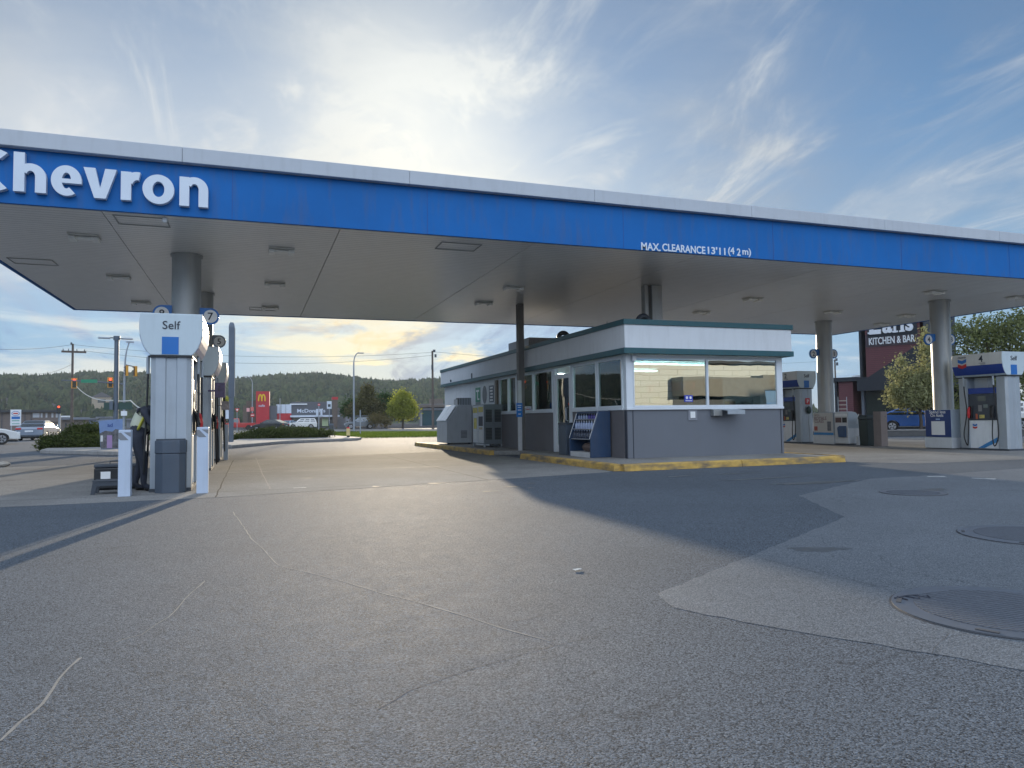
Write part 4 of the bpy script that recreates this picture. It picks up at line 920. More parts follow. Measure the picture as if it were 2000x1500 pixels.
# bollards
bolw = mat('bollard_white', (.46, .53, .64), .5, var=.05, dirt=.12); strp = mat('stripe_grey', (.20, .21, .23), .5, var=.1)
def bollard(x, y, w, h, label, bands=True):
    t = empty('bollard', (x, y, 0), 0, label, 'bollard', 'white square bollards round the pump islands'); w /= 2
    MB().box(-w, w, -w, w, 0, h).build('post', bolw, t, bevel=.008)
    if bands:
        for k in range(2):
            x0 = -w+.002; zz = h-.055-.055*k
            P = [(-w+.001, h-.035-.0), (-w+.045, h-.035), (w-.001, h-.115), (w-.001, h-.15)] if k == 0 else [(-w+.07, h-.035), (w-.001, h-.035), (w-.001, h-.10), (w-.02, h-.095)]
            if k == 0: P = [(-w+.001, h-.04), (-w+.035, h-.04), (w-.03, h-.15), (-w+.03, h-.15), (-w+.001, h-.125)]
            MB().prism([(px_, -w-.003, pz) for px_, pz in P], (0, .004, 0)).build('stripe', strp, t)
            MB().prism([(-w-.003, -px_, pz) for px_, pz in P], (.004, 0, 0)).build('stripe', strp, t)
    return t
bollard(-1.75, 12.12, .165, .975, 'white bollard with grey slanted stripes beside the bending person and black step')
bollard(-.695, 12.12, .165, 1.0, 'white bollard with grey slanted stripes right of the slate waste bin')
q = gz(441, 898); bollard(q.x, q.y, .12, 1.02, 'plain pale bollard at the far end of the left island', False)

# ------------------------------------------------------------------ right island cabinets
lb = mat('cabinet_pale', (.56, .58, .60), .45, var=.05, dirt=.1); lbb = mat('cabinet_bluegrey', (.36, .41, .46), .5, var=.05)
def cab(x0, x1, y0, y1, h, label, name='column_cabinet'):
    t = empty(name, ((x0+x1)/2, (y0+y1)/2, 0), 0, label, 'cabinet'); w, d = (x1-x0)/2, (y1-y0)/2
    MB().box(-w-.02, w+.02, -d-.02, d+.02, .02, .34).build('base', lb, t, bevel=.01)
    MB().box(-w, w, -d, d, .343, h).build('body', lbb, t, bevel=.01)
    MB().box(-w-.0, w, -d-.0, d, 0, .018).build('plinth', dark, t)
    return t, w, d
t, w, d = cab(19.85, 20.22, 16.37, 17.28, 1.19, 'cabinet round the nearest right column with a dark blue poster')
ps = MB().box(-w-.012, -w-.002, -d+.01, d-.02, .36, 1.18).build('poster', mat('poster_navy', (.008, .04, .17), .3, var=.25, vscale=2), t)
text('Spend less', 'lettering', paper, ps, (-w-.014, 0, 1.11), FXN, w=.56, extrude=.002, off=.012)
text('On fuels', 'lettering', paper, ps, (-w-.014, .02, 1.02), FXN, w=.45, extrude=.002, off=.012)
MB().box(-w-.018, -w-.013, -.24, .22, .42, .84).build('white_card', paper, ps)
MB().box(-w-.017, -w-.0125, -.08, .06, .88, .92).build('lettering_bar', mat('pale_blue', (.3, .45, .7), .4), ps)
t, w, d = cab(19.85, 20.5, 21.12, 22.12, 1.17, 'cabinet round the farther right column with a white poster and cyan stripe')
ps = MB().box(-w-.012, -w-.002, -d+.01, d-.02, .44, 1.15).build('poster', mat('poster_cream', (.50, .49, .47), .4, var=.05), t)
MB().box(-w-.014, -w-.004, -d+.01, d-.02, .35, .435).build('cyan_stripe', swoosh, t)
pr = mat('print_redgrey', (.22, .14, .15), .5)
text('WITH', 'lettering', pr, ps, (-w-.014, .30, 1.07), FXN, w=.25, extrude=.002)
text('ROYALE', 'lettering', pr, ps, (-w-.014, .12, .96), FXN, w=.62, extrude=.002, off=.01)
text('CLASS', 'lettering', pr, ps, (-w-.014, .19, .85), FXN, w=.46, extrude=.002, off=.01)
MB().box(-w-.018, -w-.013, .28, .44, .50, .66).build('red_mark', mat('mark_red', (.35, .08, .06), .5, var=.5, vscale=20), ps)
MB().box(-w-.018, -w-.013, -.40, -.22, .50, .84).build('pump_drawing', mat('drawing_grey', (.12, .13, .15), .5, var=.7, vscale=16), ps)
# service cabinet with rounded hood
t = empty('service_cabinet', (20.1, 20.75, 0), 0, 'white and blue-grey service cabinet with rounded hood between the right columns', 'cabinet')
P = [(-.25, .05), (.25, .05), (.25, .88), (.22, 1.04), (.12, 1.16), (-.08, 1.19), (-.22, 1.17), (-.25, 1.08)]
o = MB().prism([(x, -.315, z) for x, z in P], (0, .63, 0)).build('body', lb, t, bevel=.015)
MB().prism([(x*.99, -.321, z) for x, z in [(-.25, .60)]+[(.25, .60)]+P[2:]], (0, .02, 0)).build('end_panel', lbb, t)
MB().box(-.24, .24, -.305, .305, 0, .045).build('plinth', dark, t)
MB().box(-.256, -.247, -.27, -.06, .80, .98).build('slot', black, t); MB().box(-.256, -.247, -.02, .26, .80, .98).build('slot', mat('slot_maroon', (.10, .05, .05), .5), t)
MB().box(-.256, -.248, -.29, .29, 1.03, 1.11).build('header', white, t)
MB().prism([(-.26, -.26, .28), (-.26, .10, .28), (-.26, .15, .62), (-.26, .05, .68), (-.26, -.26, .68)], (-.05, 0, 0)).build('towel_bin', mat('bin_blue', (.03, .08, .18), .45), t, bevel=.02)
t = empty('squeegee', (20.15, 20.32, 0), 0, 'white spray bottle and squeegee hanging on the service cabinet end', 'squeegee')
b = MB(); b.tube([(0, 0, .75), (.02, -.02, 1.0), (.05, -.05, 1.1)], .012, 6); b.box(-.03, .05, -.05, .03, 0, .32); b.build('handle', white, t)
t = empty('trash_can', (20.1, 19.78, 0), 0, 'dark green square trash can between cabinet and grey brown post', 'trash can')
MB().loft([[(x*k, y*k, z) for x, y in ((-.24, -.2), (.24, -.2), (.24, .2), (-.24, .2))] for z, k in ((0, .9), (.9, 1))]).build('body', mat('can_green', (.015, .03, .03), .5, var=.2), t, bevel=.02)
MB().loft([[(x*k, y*k, z) for x, y in ((-.24, -.2), (.24, -.2), (.24, .2), (-.24, .2))] for z, k in ((.902, 1.05), (1.0, 1.05), (1.06, .8))]).build('lid', mat('lid_green', (.02, .035, .04), .45), t, bevel=.02)
t = empty('square_post', (20.0, 17.98, 0), 0, 'thick grey brown square post right of the dark trash can', 'post')
t.location = (19.98, 19.14, 0)
MB().box(-.14, .14, -.16, .16, 0, 1.17).build('body', mat('post_taupe', (.20, .17, .165), .6, var=.08, dirt=.15), t, bevel=.01)
MB().cyl((.05, -.165, 1.0), (.05, -.159, 1.0), .015).build('bolt', dark, t)
# red P plate and paper cup box on pump two's end column
MB().box(20.15, 20.35, 22.83, 22.845, 1.5, 1.74).build('service_sign', red)
o = bpy.data.objects['service_sign']; tag(o, 'small red square sign on the end of the pump numbered 2', 'sign')
text('P', 'letter', paper, o, (20.25, 22.825, 1.62), FY_, h=.13, extrude=.003, off=.01)
tag(MB().sphere((20.27, 22.80, 1.28), .12, 1, .5, 1.25).build('paper_dispenser', mat('dispenser_green', (.02, .05, .045), .4), smooth=True), 'dark rounded dispenser under the small red sign', 'dispenser')

# ------------------------------------------------------------------ things along the store wall
icem = mat('ice_grey', (.42, .44, .46), .45, var=.05, dirt=.15)
t = empty('ice_chest', (7.55, 28.1, .13), 0, 'grey slope-fronted ice chest at the far end of the store', 'ice chest')
P = [(-.50, 0), (.50, 0), (.50, 1.46), (-.05, 1.46), (-.50, .82)]
MB().prism([(x, -.8, z+.06) for x, z in P], (0, 1.6, 0)).build('body', icem, t, bevel=.012)
for y0 in (-.76, .02):
    MB().prism([(-.515, y0, .90), (-.515, y0+.74, .90), (-.10, y0+.74, 1.50), (-.10, y0, 1.50)], (-.03, 0, .02)).build('lid', white, t, bevel=.008)
for x in (-.42, .42):
    MB().box(x-.04, x+.04, -.75, -.65, 0, .06).build('foot', dark, t)
MB().box(.05, .30, -.806, -.801, .25, .55).build('louvre', stripes('louvre', (.30, .32, .34), (.10, .10, .11), 'Z', .05, .4), t)
t = empty('air_cooler_box', (7.85, 27.75, 1.65), 0, 'grey barred box standing on top of the ice chest', 'box')
MB().box(-.26, .26, -.2, .2, 0, .28).build('body', stripes('cooler_bars', (.28, .31, .33), (.05, .05, .055), 'X', .065, .3), t, bevel=.01)
MB().box(-.45, -.30, -.2, -.19, 0, .22).build('notice', paper, t)
t = empty('propane_locker', (7.82, 24.5, .13), 0, 'grey propane exchange locker, its front covered in white and yellow notices', 'locker')
MB().box(-.36, .30, -.66, .66, .10, 1.46).build('body', mat('locker_grey', (.20, .23, .25), .5, metal=.2, dirt=.2), t, bevel=.01)
for x in (-.33, .27):
    for y in (-.62, .62): MB().box(x-.03, x+.03, y-.03, y+.03, 0, .098).build('leg', alu, t)
MB().box(-.372, -.363, -.64, -.02, .14, 1.43).build('door', lb, t); MB().box(-.372, -.363, .02, .64, .14, 1.43).build('door', lb, t)
wire = stripes('wire_mesh', (.03, .04, .04), (.12, .13, .13), 'Z', .05, .3)
for x0, x1 in ((-.30, -.08), (.02, .24)):
    for z0, z1 in ((.25, .66), (.86, 1.28)): MB().box(x0, x1, -.668, -.661, z0, z1).build('mesh_panel', wire, t)
ny = mat('notice_yellow2', (.55, .46, .08), .5, var=.3, vscale=12); npap = mat('notice_white', (.6, .6, .58), .5, var=.15, vscale=20)
for y0, y1, z0, z1, m_ in ((-.58, -.08, 1.2, 1.38, ny), (.08, .58, 1.18, 1.36, ny), (-.56, -.10, .72, 1.05, ink), (.16, .50, .62, 1.0, ny), (-.58, -.08, .24, .55, npap), (.08, .58, .24, .52, npap), (-.5, -.15, .60, .68, mat('bar_tan', (.4, .32, .2), .5))):
    MB().box(-.382, -.3725, y0, y1, z0, z1).build('notice', m_, t)
# accessible parking post sign
t = empty('parking_sign', (7.60, 20.68, .13), 0, 'slim white post with a small blue sign in front of the brown canopy post', 'sign post')
MB().box(-.06, .06, -.03, .03, 0, 2.1).build('post', mat('post_white', (.5, .5, .5), .5), t, bevel=.005)
sg = MB().box(-.12, .07, -.045, -.032, 1.0, 1.42).build('plate', brand2, t, bevel=.003)
for z, w_ in ((1.34, .12), (1.28, .1), (1.20, .11), (1.08, .08)): MB().box(-.025-w_/2, -.025+w_/2, -.05, -.046, z, z+.02).build('mark', paper, sg)
# washer fluid rack
t = empty('washer_fluid_rack', (7.78, 16.3, .13), 0, 'dark blue sloped rack of washer fluid bottles by the store corner', 'display rack')
rk = mat('rack_blue', (.018, .045, .10), .45, var=.15, dirt=.1)
for y0 in (-.62, .58):
    MB().prism([(-.25, y0, 0), (.28, y0, 0), (.28, y0, 1.10), (-.02, y0, 1.10), (-.25, y0, .45)], (0, .05, 0)).build('side_panel', rk, t, bevel=.008)
MB().box(.22, .28, -.565, .575, .0, 1.095).build('back_panel', rk, t)
MB().box(-.05, .215, -.565, .575, 1.05, 1.095).build('header', rk, t); MB().box(-.24, .2, -.565, .575, .0, .12).build('kick_plate', mat('kick_white', (.55, .55, .55), .5), t)
for z, x0 in ((.42, -.22), (.66, -.16), (.90, -.09)): MB().box(x0, .215, -.565, .575, z, z+.02).build('shelf', mat('shelf_edge', (.3, .32, .36), .4), t)
for k, (dz, y0) in enumerate(((0, -.585), (0, .576))): MB().prism([(-.26, y0, .45), (-.03, y0, 1.10), (-.02, y0, 1.10), (-.25, y0, .44)], (0, .02, 0)).build('edge_strip', chrome, t)
bl = [mat('bottle_pale', (.35, .42, .60), .25, var=.2), mat('bottle_dark', (.03, .04, .07), .3), mat('bottle_violet', (.10, .08, .35), .3)]
def bottle(x, y, z, h, m_, capm):
    o = empty('bottle', (7.78+x, 16.3+y, .13+z), 0, None, 'bottle'); r = h*.24
    MB().loft([[(r*kx*math.cos(a), r*1.1*kx*math.sin(a), zz*h) for a in np.linspace(0, 2*math.pi, 11)[:-1]] for zz, kx in ((0, .95), (.05, 1), (.62, 1), (.78, .55), (.86, .3), (1, .3))]).build('body', m_, o, smooth=True)
    MB().cyl((0, 0, h), (0, 0, h*1.09), r*.36, n=10).build('cap', capm, o)
    o['group'] = 'washer fluid bottles on the dark blue rack'; return o
for z, x0, h, rows in ((.44, -.16, .19, 'dark bottle on the bottom shelf of the dark blue rack'), (.68, -.10, .18, 'pale bottle on the middle shelf of the dark blue rack'), (.92, -.03, .11, 'short bottle on the top shelf of the dark blue rack')):
    for j in range(8):
        o = bottle(x0+.02, -.50+j*.145, z, h, bl[1] if z < .5 else bl[0] if (z < .8 or j > 3) else bl[2], paper if z > .5 else bl[0]); o['label'] = rows
        if z > .9: o['label'] = 'short pale bottle on the top shelf of the dark blue rack' if j > 3 else 'short violet bottle on the top shelf of the dark blue rack'
b = MB()
o = MB().sphere((7.75, 16.25, .36), .14, .8, 2.2, .8).build('log_bundle', mat('bundle_brown', (.13, .09, .075), .8, var=.6, vscale=16, bump=.8)); tag(o, 'brown wrapped bundle in the bottom of the dark blue rack', 'bundle')
t = empty('trash_can', (7.78, 17.42, .13), 0, 'slate grey square trash can between the store door and blue rack', 'trash can')
MB().box(-.22, .22, -.24, .24, 0, .78).build('body', binmat, t, bevel=.015); MB().box(-.23, .23, -.25, .25, .783, .83).build('lid', dark, t, bevel=.01)

# ------------------------------------------------------------------ ground items
mpl = mat('manhole_steel', (.12, .13, .15), .5, metal=.25, var=.15, vscale=4, dirt=.2)
def checker(name):
    m = paving(name, (.115, .125, .145), agg=60, contrast=.12, mott=.12, rough=.6, bump=.1)
    nt = m.node_tree; N = nt.nodes; L = nt.links; bs = N['Principled BSDF']
    tc = N.new('ShaderNodeTexCoord'); mp = N.new('ShaderNodeMapping'); L.new(tc.outputs['Object'], mp.inputs[0]); mp.inputs['Rotation'].default_value = (0, 0, R(45))
    sp = N.new('ShaderNodeSeparateXYZ'); L.new(mp.outputs[0], sp.inputs[0]); outs = []
    for ax in (0, 1):
        s_ = N.new('ShaderNodeMath'); s_.operation = 'MULTIPLY'; L.new(sp.outputs[ax], s_.inputs[0]); s_.inputs[1].default_value = 150
        c_ = N.new('ShaderNodeMath'); c_.operation = 'SINE'; L.new(s_.outputs[0], c_.inputs[0]); outs.append(c_.outputs[0])
    mu = N.new('ShaderNodeMath'); mu.operation = 'MULTIPLY'; L.new(outs[0], mu.inputs[0]); L.new(outs[1], mu.inputs[1])
    bp = N.new('ShaderNodeBump'); bp.inputs['Strength'].default_value = .8; bp.inputs['Distance'].default_value = .006; L.new(mu.outputs[0], bp.inputs['Height']); L.new(bp.outputs[0], bs.inputs['Normal'])
    mr = N.new('ShaderNodeMapRange'); L.new(mu.outputs[0], mr.inputs[0]); mr.inputs[1].default_value = -1; mr.inputs[3].default_value = .62; mr.inputs[4].default_value = 1.18
    src = bs.inputs['Base Color'].links[0].from_socket; vm = N.new('ShaderNodeVectorMath'); vm.operation = 'SCALE'; L.new(src, vm.inputs[0]); L.new(mr.outputs[0], vm.inputs['Scale']); L.new(vm.outputs[0], bs.inputs['Base Color'])
    return m
chk = checker('checker_plate')
def manhole(x, y, r, label, notch=True):
    t = empty('tank_cover', (x, y, .0005), 0, label, 'manhole cover', 'round tank covers in the pavement')
    b = MB()
    for i in range(64):
        a0, a1 = 2*math.pi*i/64, 2*math.pi*(i+1)/64
        b.quad([(r*math.cos(a0), r*math.sin(a0), .004), (r*math.cos(a1), r*math.sin(a1), .004), ((r+.012)*math.cos(a1), (r+.012)*math.sin(a1), .004), ((r+.012)*math.cos(a0), (r+.012)*math.sin(a0), .004)])
    b.build('rim_gap', crk, t)
    MB().cyl((0, 0, .001), (0, 0, .010), r, n=64).build('plate', mpl, t)
    MB().cyl((0, 0, .0102), (0, 0, .0125), r*.80, n=64).build('tread', chk, t)
    if notch:
        for a in (2.35, 3.6): MB().box(-.05, .05, -.012, .012, 0, .004).build('lift_slot', crk, t, loc=(r*.93*math.cos(a), r*.93*math.sin(a), .0105)).rotation_euler = (0, 0, a+1.5)
    return t
q = gz(1968, 1196); mh = manhole(q.x+.02, q.y+.0, .56, 'largest checkered tank cover at the right edge with a scrawled mark')
c_ = gz(1780, 1172)
for i, P in enumerate((((-.09, .03), (.03, .05), (.10, .03)), ((-.05, .05), (-.06, -.03)), ((0, .04), (.02, -.04), (.06, 0)), ((.06, .04), (.09, -.05), (.12, 0)))):
    k = MB().tube([(x+c_.x-mh.location.x, y+c_.y-mh.location.y, .0125) for x, y in P], .005, 5).build('scrawl', ink, mh)
q = gz(2030, 1047); manhole(q.x, q.y, .60, 'middle checkered tank cover cut by the right edge')
q = gz(1783, 963); manhole(q.x, q.y, .40, 'farthest small tank cover in the shade before the store', False)
q = gz(1129, 1115); o = MB()
o.quad([(.02*math.cos(0), 0, 0), (.05, .03, .006), (.015, .02, .012), (-.02, .035, .004), (-.05, .01, .010), (-.035, -.02, .003), (0, -.028, .012), (.035, -.02, .004)])
o = o.build('dry_leaf', mat('leaf_pale', (.62, .58, .52), .7, var=.2, vscale=30)); o.location = (q.x, q.y, .006); o.scale = (.75, .75, .75); s_ = o.modifiers.new('s', 'SOLIDIFY'); s_.thickness = .002
tag(o, 'small pale dry leaf lying on the open asphalt', 'leaf')
q = gz(6, 912); o = MB().sphere((0, 0, .07), .12, 1.4, .9, .6).build('rock', mat('rock_pale', (.42, .38, .33), .9, var=.3, vscale=8, bump=1, bscale=12), smooth=True); o.location = (q.x, q.y, 0)
tag(o, 'pale stone lump on the concrete at the left edge', 'rock')

# ------------------------------------------------------------------ step stool and tool box
t = empty('step_stool', (-1.98, 12.72, 0), 0, 'dark plastic step stool behind the left striped bollard', 'step stool')
P = [(-.30, 0), (-.245, 0), (-.21, .13), (.10, .13), (.10, 0), (.16, 0), (.16, .19), (-.27, .19)]
MB().prism([(x, -.16, z) for x, z in P], (0, .04, 0)).build('side_panel', dark, t); MB().prism([(x, .13, z) for x, z in P], (0, .04, 0)).build('side_panel', dark, t)
MB().box(-.275, .165, -.165, .175, .191, .215).build('tread', dark, t, bevel=.008)
t = empty('tool_box', (-2.12, 13.5, 0), 0, 'black tool box with small white label by the person at the pump', 'tool box')
MB().box(-.26, .36, -.14, .14, .02, .36).build('body', black, t, bevel=.02); MB().box(-.26, .36, -.145, .145, .363, .42).build('lid', dark, t, bevel=.015)
MB().box(-.16, -.02, -.145, -.141, .18, .30).build('label_plate', paper, t)
MB().tube([(-.05, 0, .42), (-.05, 0, .46), (.15, 0, .46), (.15, 0, .42)], .012, 6).build('handle', dark, t)

# ------------------------------------------------------------------ person leaning in at the pump
def skin(name, pts, edges, m, parent, root=0, sub=2):
    """pts: (x,y,z,rx,ry)"""
    me = bpy.data.meshes.new(name); me.from_pydata([p[:3] for p in pts], edges, []); o = bpy.data.objects.new(name, me); COL.objects.link(o)
    if parent: o.parent = parent
    sk = o.modifiers.new('skin', 'SKIN'); sk.use_smooth_shade = True
    for i, p in enumerate(pts):
        v = me.skin_vertices[0].data[i]; v.radius = (p[3], p[4] if len(p) > 4 else p[3]); v.use_root = (i == root)
    sb = o.modifiers.new('sub', 'SUBSURF'); sb.levels = sb.render_levels = sub
    me.materials.append(m); return o
def person():
    t = empty('person', (-1.66, 13.0, 0), 0, 'person in an orange and yellow safety vest and dark clothes bending over at the pump', 'person')
    cloth = mat('dark_clothes', (.018, .022, .035), .85, var=.3, vscale=6, bump=.5, bscale=14); sk_ = mat('skin_tone', (.36, .20, .14), .55, var=.1)
    # facing +X, hips back, torso bent forward
    P = [(-.06, 0, .88, .13, .16), (-.02, 0, 1.00, .115, .155), (.05, 0, 1.16, .125, .18), (.12, 0, 1.28, .10, .15), (.16, 0, 1.33, .05, .05),      # 0-4 pelvis..neck
         (-.06, .09, .80, .10), (-.01, .10, .47, .068), (-.09, .10, .10, .048), (-.02, .10, .05, .045), (.10, .10, .04, .035),                      # 5-9 left leg
         (-.05, -.09, .80, .10), (.06, -.10, .47, .068), (.06, -.10, .10, .048), (.14, -.10, .05, .045), (.25, -.10, .04, .035),                    # 10-14 right leg
         (.08, .20, 1.23, .06), (-.04, .27, 1.02, .048), (.14, .25, .90, .036),                                                                       # 15-17 left arm
         (.07, -.19, 1.24, .055), (.17, -.24, 1.06, .045), (.27, -.20, .93, .036)]
    E = [(0, 1), (1, 2), (2, 3), (3, 4), (0, 5), (5, 6), (6, 7), (7, 8), (8, 9), (0, 10), (10, 11), (11, 12), (12, 13), (13, 14), (3, 15), (15, 16), (16, 17), (3, 18), (18, 19), (19, 20)]
    body = skin('body', P, E, cloth, t)
    hd = skin('head', [(.16, 0, 1.31, .05), (.20, 0, 1.38, .075, .07), (.235, 0, 1.43, .088, .078), (.24, 0, 1.49, .07, .065), (.305, 0, 1.385, .03)], [(0, 1), (1, 2), (2, 3), (1, 4)], sk_, t)
    for s in (-1, 1):
        MB().sphere((.318, .032*s, 1.44), .011).build('eye', black, hd); MB().sphere((.225, .083*s, 1.42), .022, .6, .4, 1).build('ear', sk_, hd)
    MB().tube([(.315, 0, 1.44), (.345, 0, 1.41), (.32, 0, 1.405)], [.01, .016, .012], 6).build('nose', sk_, hd, smooth=True)
    MB().box(.328, .335, -.022, .022, 1.375, 1.381).build('mouth', mat('lip', (.3, .12, .1), .6), hd)
    skin('hair', [(.155, 0, 1.42, .06, .07), (.185, 0, 1.48, .075, .078), (.24, 0, 1.515, .065, .068)], [(0, 1), (1, 2)], mat('dark_hair', (.012, .010, .010), .8), hd)
    for s, w in ((1, (.14, .25, .90)), (-1, (.27, -.20, .93))):
        x, y, z = w; hp = [(x, y, z, .026, .026), (x+.05, y, z-.01, .030, .016), (x+.085, y, z-.015, .028, .013)]; he = [(0, 1), (1, 2)]
        for k, L_ in enumerate((.055, .066, .07, .058)):
            a = len(hp); yy = y-.030+.02*k
            hp += [(x+.095, yy, z-.016, .0085), (x+.095+L_*.5, yy, z-.026, .008), (x+.10+L_*.75, yy, z-.05, .007)]; he += [(2, a), (a, a+1), (a+1, a+2)]
        a = len(hp); hp += [(x+.045, y+s*-.036, z, .011), (x+.075, y+s*-.055, z-.015, .009)]; he += [(1, a), (a, a+1)]
        skin('hand', hp, he, sk_, t, sub=1)
    vest = skin('safety_vest', [(-.04, 0, .94, .128, .165), (-.01, 0, 1.02, .125, .162), (.055, 0, 1.16, .134, .188), (.115, 0, 1.27, .108, .158)], [(0, 1), (1, 2), (2, 3)], mat('vest_pale', (.40, .42, .33), .6, var=.15), t)
    ly = mat('vest_yellow', (.42, .40, .05), .5, var=.1); si = mat('vest_reflective', (.62, .66, .55), .35)
    for s in (-1, 1):
        skin('vest_stripe', [(-.035, s*.09, .95, .126, .026), (-.005, s*.09, 1.02, .124, .026), (.055, s*.10, 1.16, .132, .026), (.115, s*.09, 1.275, .105, .026)], [(0, 1), (1, 2), (2, 3)], ly if s < 0 else mat('vest_orange', (.6, .12, .02), .55), vest, sub=1)
    skin('vest_hem', [(-.045, 0, .90, .135, .168), (-.035, 0, .935, .134, .168)], [(0, 1)], mat('vest_orange', (.6, .12, .02), .55), vest, sub=1)
    for s, x in ((1, -.02), (-1, .14)):
        skin('shoe', [(x-.08, .10*s, .045, .045), (x, .10*s, .045, .046), (x+.13, .10*s, .035, .035)], [(0, 1), (1, 2)], black, t, sub=1)
    b = MB(); b.box(.15, .30, -.33, -.12, .80, .90); b.build('work_bag', mat('bag_olive', (.10, .11, .05), .8, var=.4), t, bevel=.02)
    return t
pp = person()
b = MB().tube([(-1.44, 13.05, .80), (-1.48, 12.95, .62), (-1.46, 12.9, .56), (-1.30, 12.88, .55)], .035, 8).build('fuel_nozzle_guard', mat('guard_orange', (.65, .10, .03), .5), smooth=True)
tag(b, 'bright orange nozzle guard low beside the person at the left pump', 'nozzle guard')
# ------------------------------------------------------------------ vehicles
tyre = mat('tyre', (.015, .015, .016), .8, var=.2); rim_m = mat('rim', (.45, .46, .48), .3, metal=.8)
cglass = mat('car_glass', (.02, .03, .035), .05, spec=.8, coat=.6)
tl = mat('tail_light', (.45, .02, .02), .2, coat=.5); hl = mat('head_light', (.65, .68, .7), .1, coat=.5); plate = mat('plate', (.6, .62, .65), .4)
KIND = {  # lower outline (x,z) front at +x, belt, greenhouse (xb0, xb1, xt0, xt1), roof, L, W
 'sedan': dict(L=4.7, W=1.80, R=.33, ax=(-1.38, 1.42), top=[(-2.35, .42), (-2.33, .86), (-2.22, 1.0), (-1.65, 1.03), (.95, .98), (1.6, .90), (2.15, .74), (2.33, .58), (2.35, .30)], gh=(-1.75, 1.05, -1.0, .20), roof=1.45),
 'hatch': dict(L=4.4, W=1.80, R=.34, ax=(-1.30, 1.36), top=[(-2.18, .42), (-2.2, .80), (-2.1, .98), (-1.7, 1.03), (.85, .98), (1.55, .88), (2.05, .72), (2.2, .55), (2.2, .30)], gh=(-2.02, 1.0, -.95, .10), roof=1.45),
 'suv': dict(L=4.6, W=1.86, R=.38, ax=(-1.35, 1.42), top=[(-2.28, .48), (-2.3, .95), (-2.22, 1.10), (-1.7, 1.12), (.95, 1.10), (1.8, 1.0), (2.2, .85), (2.3, .6), (2.3, .34)], gh=(-2.2, 1.0, -1.92, .28), roof=1.70),
}
def car(name, label, loc, heading, kind, paint, dressed=None, group=None):
    """heading: world angle of the nose"""
    K = KIND[kind]; t = empty(name, loc, heading, label, 'car', group); W2 = K['W']/2; r = K['R']
    bot = .24; P = list(K['top'])
    for ax in sorted(K['ax'], reverse=True):
        for i in range(9):
            a = math.pi*i/8; P.append((ax+(r+.06)*math.cos(a), max(bot, r+(r+.06)*math.sin(a))))
    P.append((K['top'][0][0]+.03, bot+.06))
    secs = [(-1, .90, .02), (-.93, .985, .0), (-.6, 1.0, 0), (.6, 1.0, 0), (.93, .985, 0), (1, .90, .02)]
    rings = []
    for s, k, dz in secs:
        rings.append([(x*(1 if abs(s) < .7 else (.995 if abs(s) < .95 else .975)), s*W2, z-(.0 if z < .5 else (.035 if abs(s) > .95 else .008 if abs(s) > .9 else 0))) for x, z in P])
    MB().loft(rings).build('body', paint, t, bevel=.03, seg=2)
    xb0, xb1, xt0, xt1 = K['gh']; zb = 1.0 if kind != 'suv' else 1.09; zr = K['roof']; wb, wt = W2-.07, W2-.27
    low = [(xb0, -wb), (xb1, -wb), (xb1, wb), (xb0, wb)]; hi = [(xt0, -wt), (xt1, -wt), (xt1, wt), (xt0, wt)]
    MB().loft([[(x, y, zb-.05) for x, y in low], [(x*.5+x2*.5-(.05 if x2 < 0 else -.05), y*.5+y2*.5+(.03 if y > 0 else -.03), (zb+zr)/2) for (x, y), (x2, y2) in zip(low, hi)], [(x, y, zr) for x, y in hi]]).build('cabin', paint, t, bevel=.05, seg=3)
    def lerp(a, c, u): return a+(c-a)*u
    for s in (-1, 1):
        for u0, u1 in ((.08, .50), (.54, .92)) if kind != 'suv' else ((.04, .30), (.34, .62), (.66, .94)):
            pts = []
            for u, v in ((u0, .14), (u1, .14), (u1, .86), (u0, .86)):
                xb, xt = lerp(xb0, xb1, u), lerp(xt0, xt1, u); w_ = lerp(wb, wt, v)+.03*math.sin(math.pi*v)
                pts.append((lerp(xb, xt, v), s*(w_+.006), lerp(zb, zr, v)))
            MB().prism(pts, (0, s*.006, .002)).build('side_window', cglass, t)
        for ax in K['ax']:
            wh = MB().cyl((ax, s*(W2-.20), r), (ax, s*(W2-.015), r), r, n=24).build('wheel', tyre, t, bevel=.025)
            MB().cyl((ax, s*(W2-.022), r), (ax, s*(W2-.004), r), r*.64, n=20).build('rim', rim_m, wh, bevel=.01)
            for k in range(5):
                a = 2*math.pi*k/5; p0 = Vector((ax+.18*r*math.cos(a), s*(W2-.001), r+.18*r*math.sin(a))); d_ = Vector((math.cos(a+.35), 0, math.sin(a+.35)))*r*.42; e_ = Vector((-math.sin(a+.35), 0, math.cos(a+.35)))*r*.10
                MB().prism([p0-e_, p0+d_-e_*.6, p0+d_+e_*.6, p0+e_], (0, s*.004, 0)).build('spoke_gap', black, wh)
        x1 = K['top'][-1][0]; x0 = K['top'][0][0]
        MB().box(x1-.16, x1-.035, s*(W2-.42) if s > 0 else -(W2-.06), (W2-.06) if s > 0 else -(W2-.42), .60, .72).build('headlight', hl, t, bevel=.02)
        zt_ = .86 if kind != 'suv' else 1.0
        MB().box(x0-.01, x0+.10, min(s*(W2-.40), s*(W2-.05)), max(s*(W2-.40), s*(W2-.05)), zt_-.07, zt_+.06).build('tail_light', tl, t, bevel=.02)
        MB().box(xb1-.35, xb1-.18, min(s*(wb+.04), s*(wb+.20)), max(s*(wb+.04), s*(wb+.20)), zb+.0, zb+.12).build('mirror', paint, t, bevel=.02)
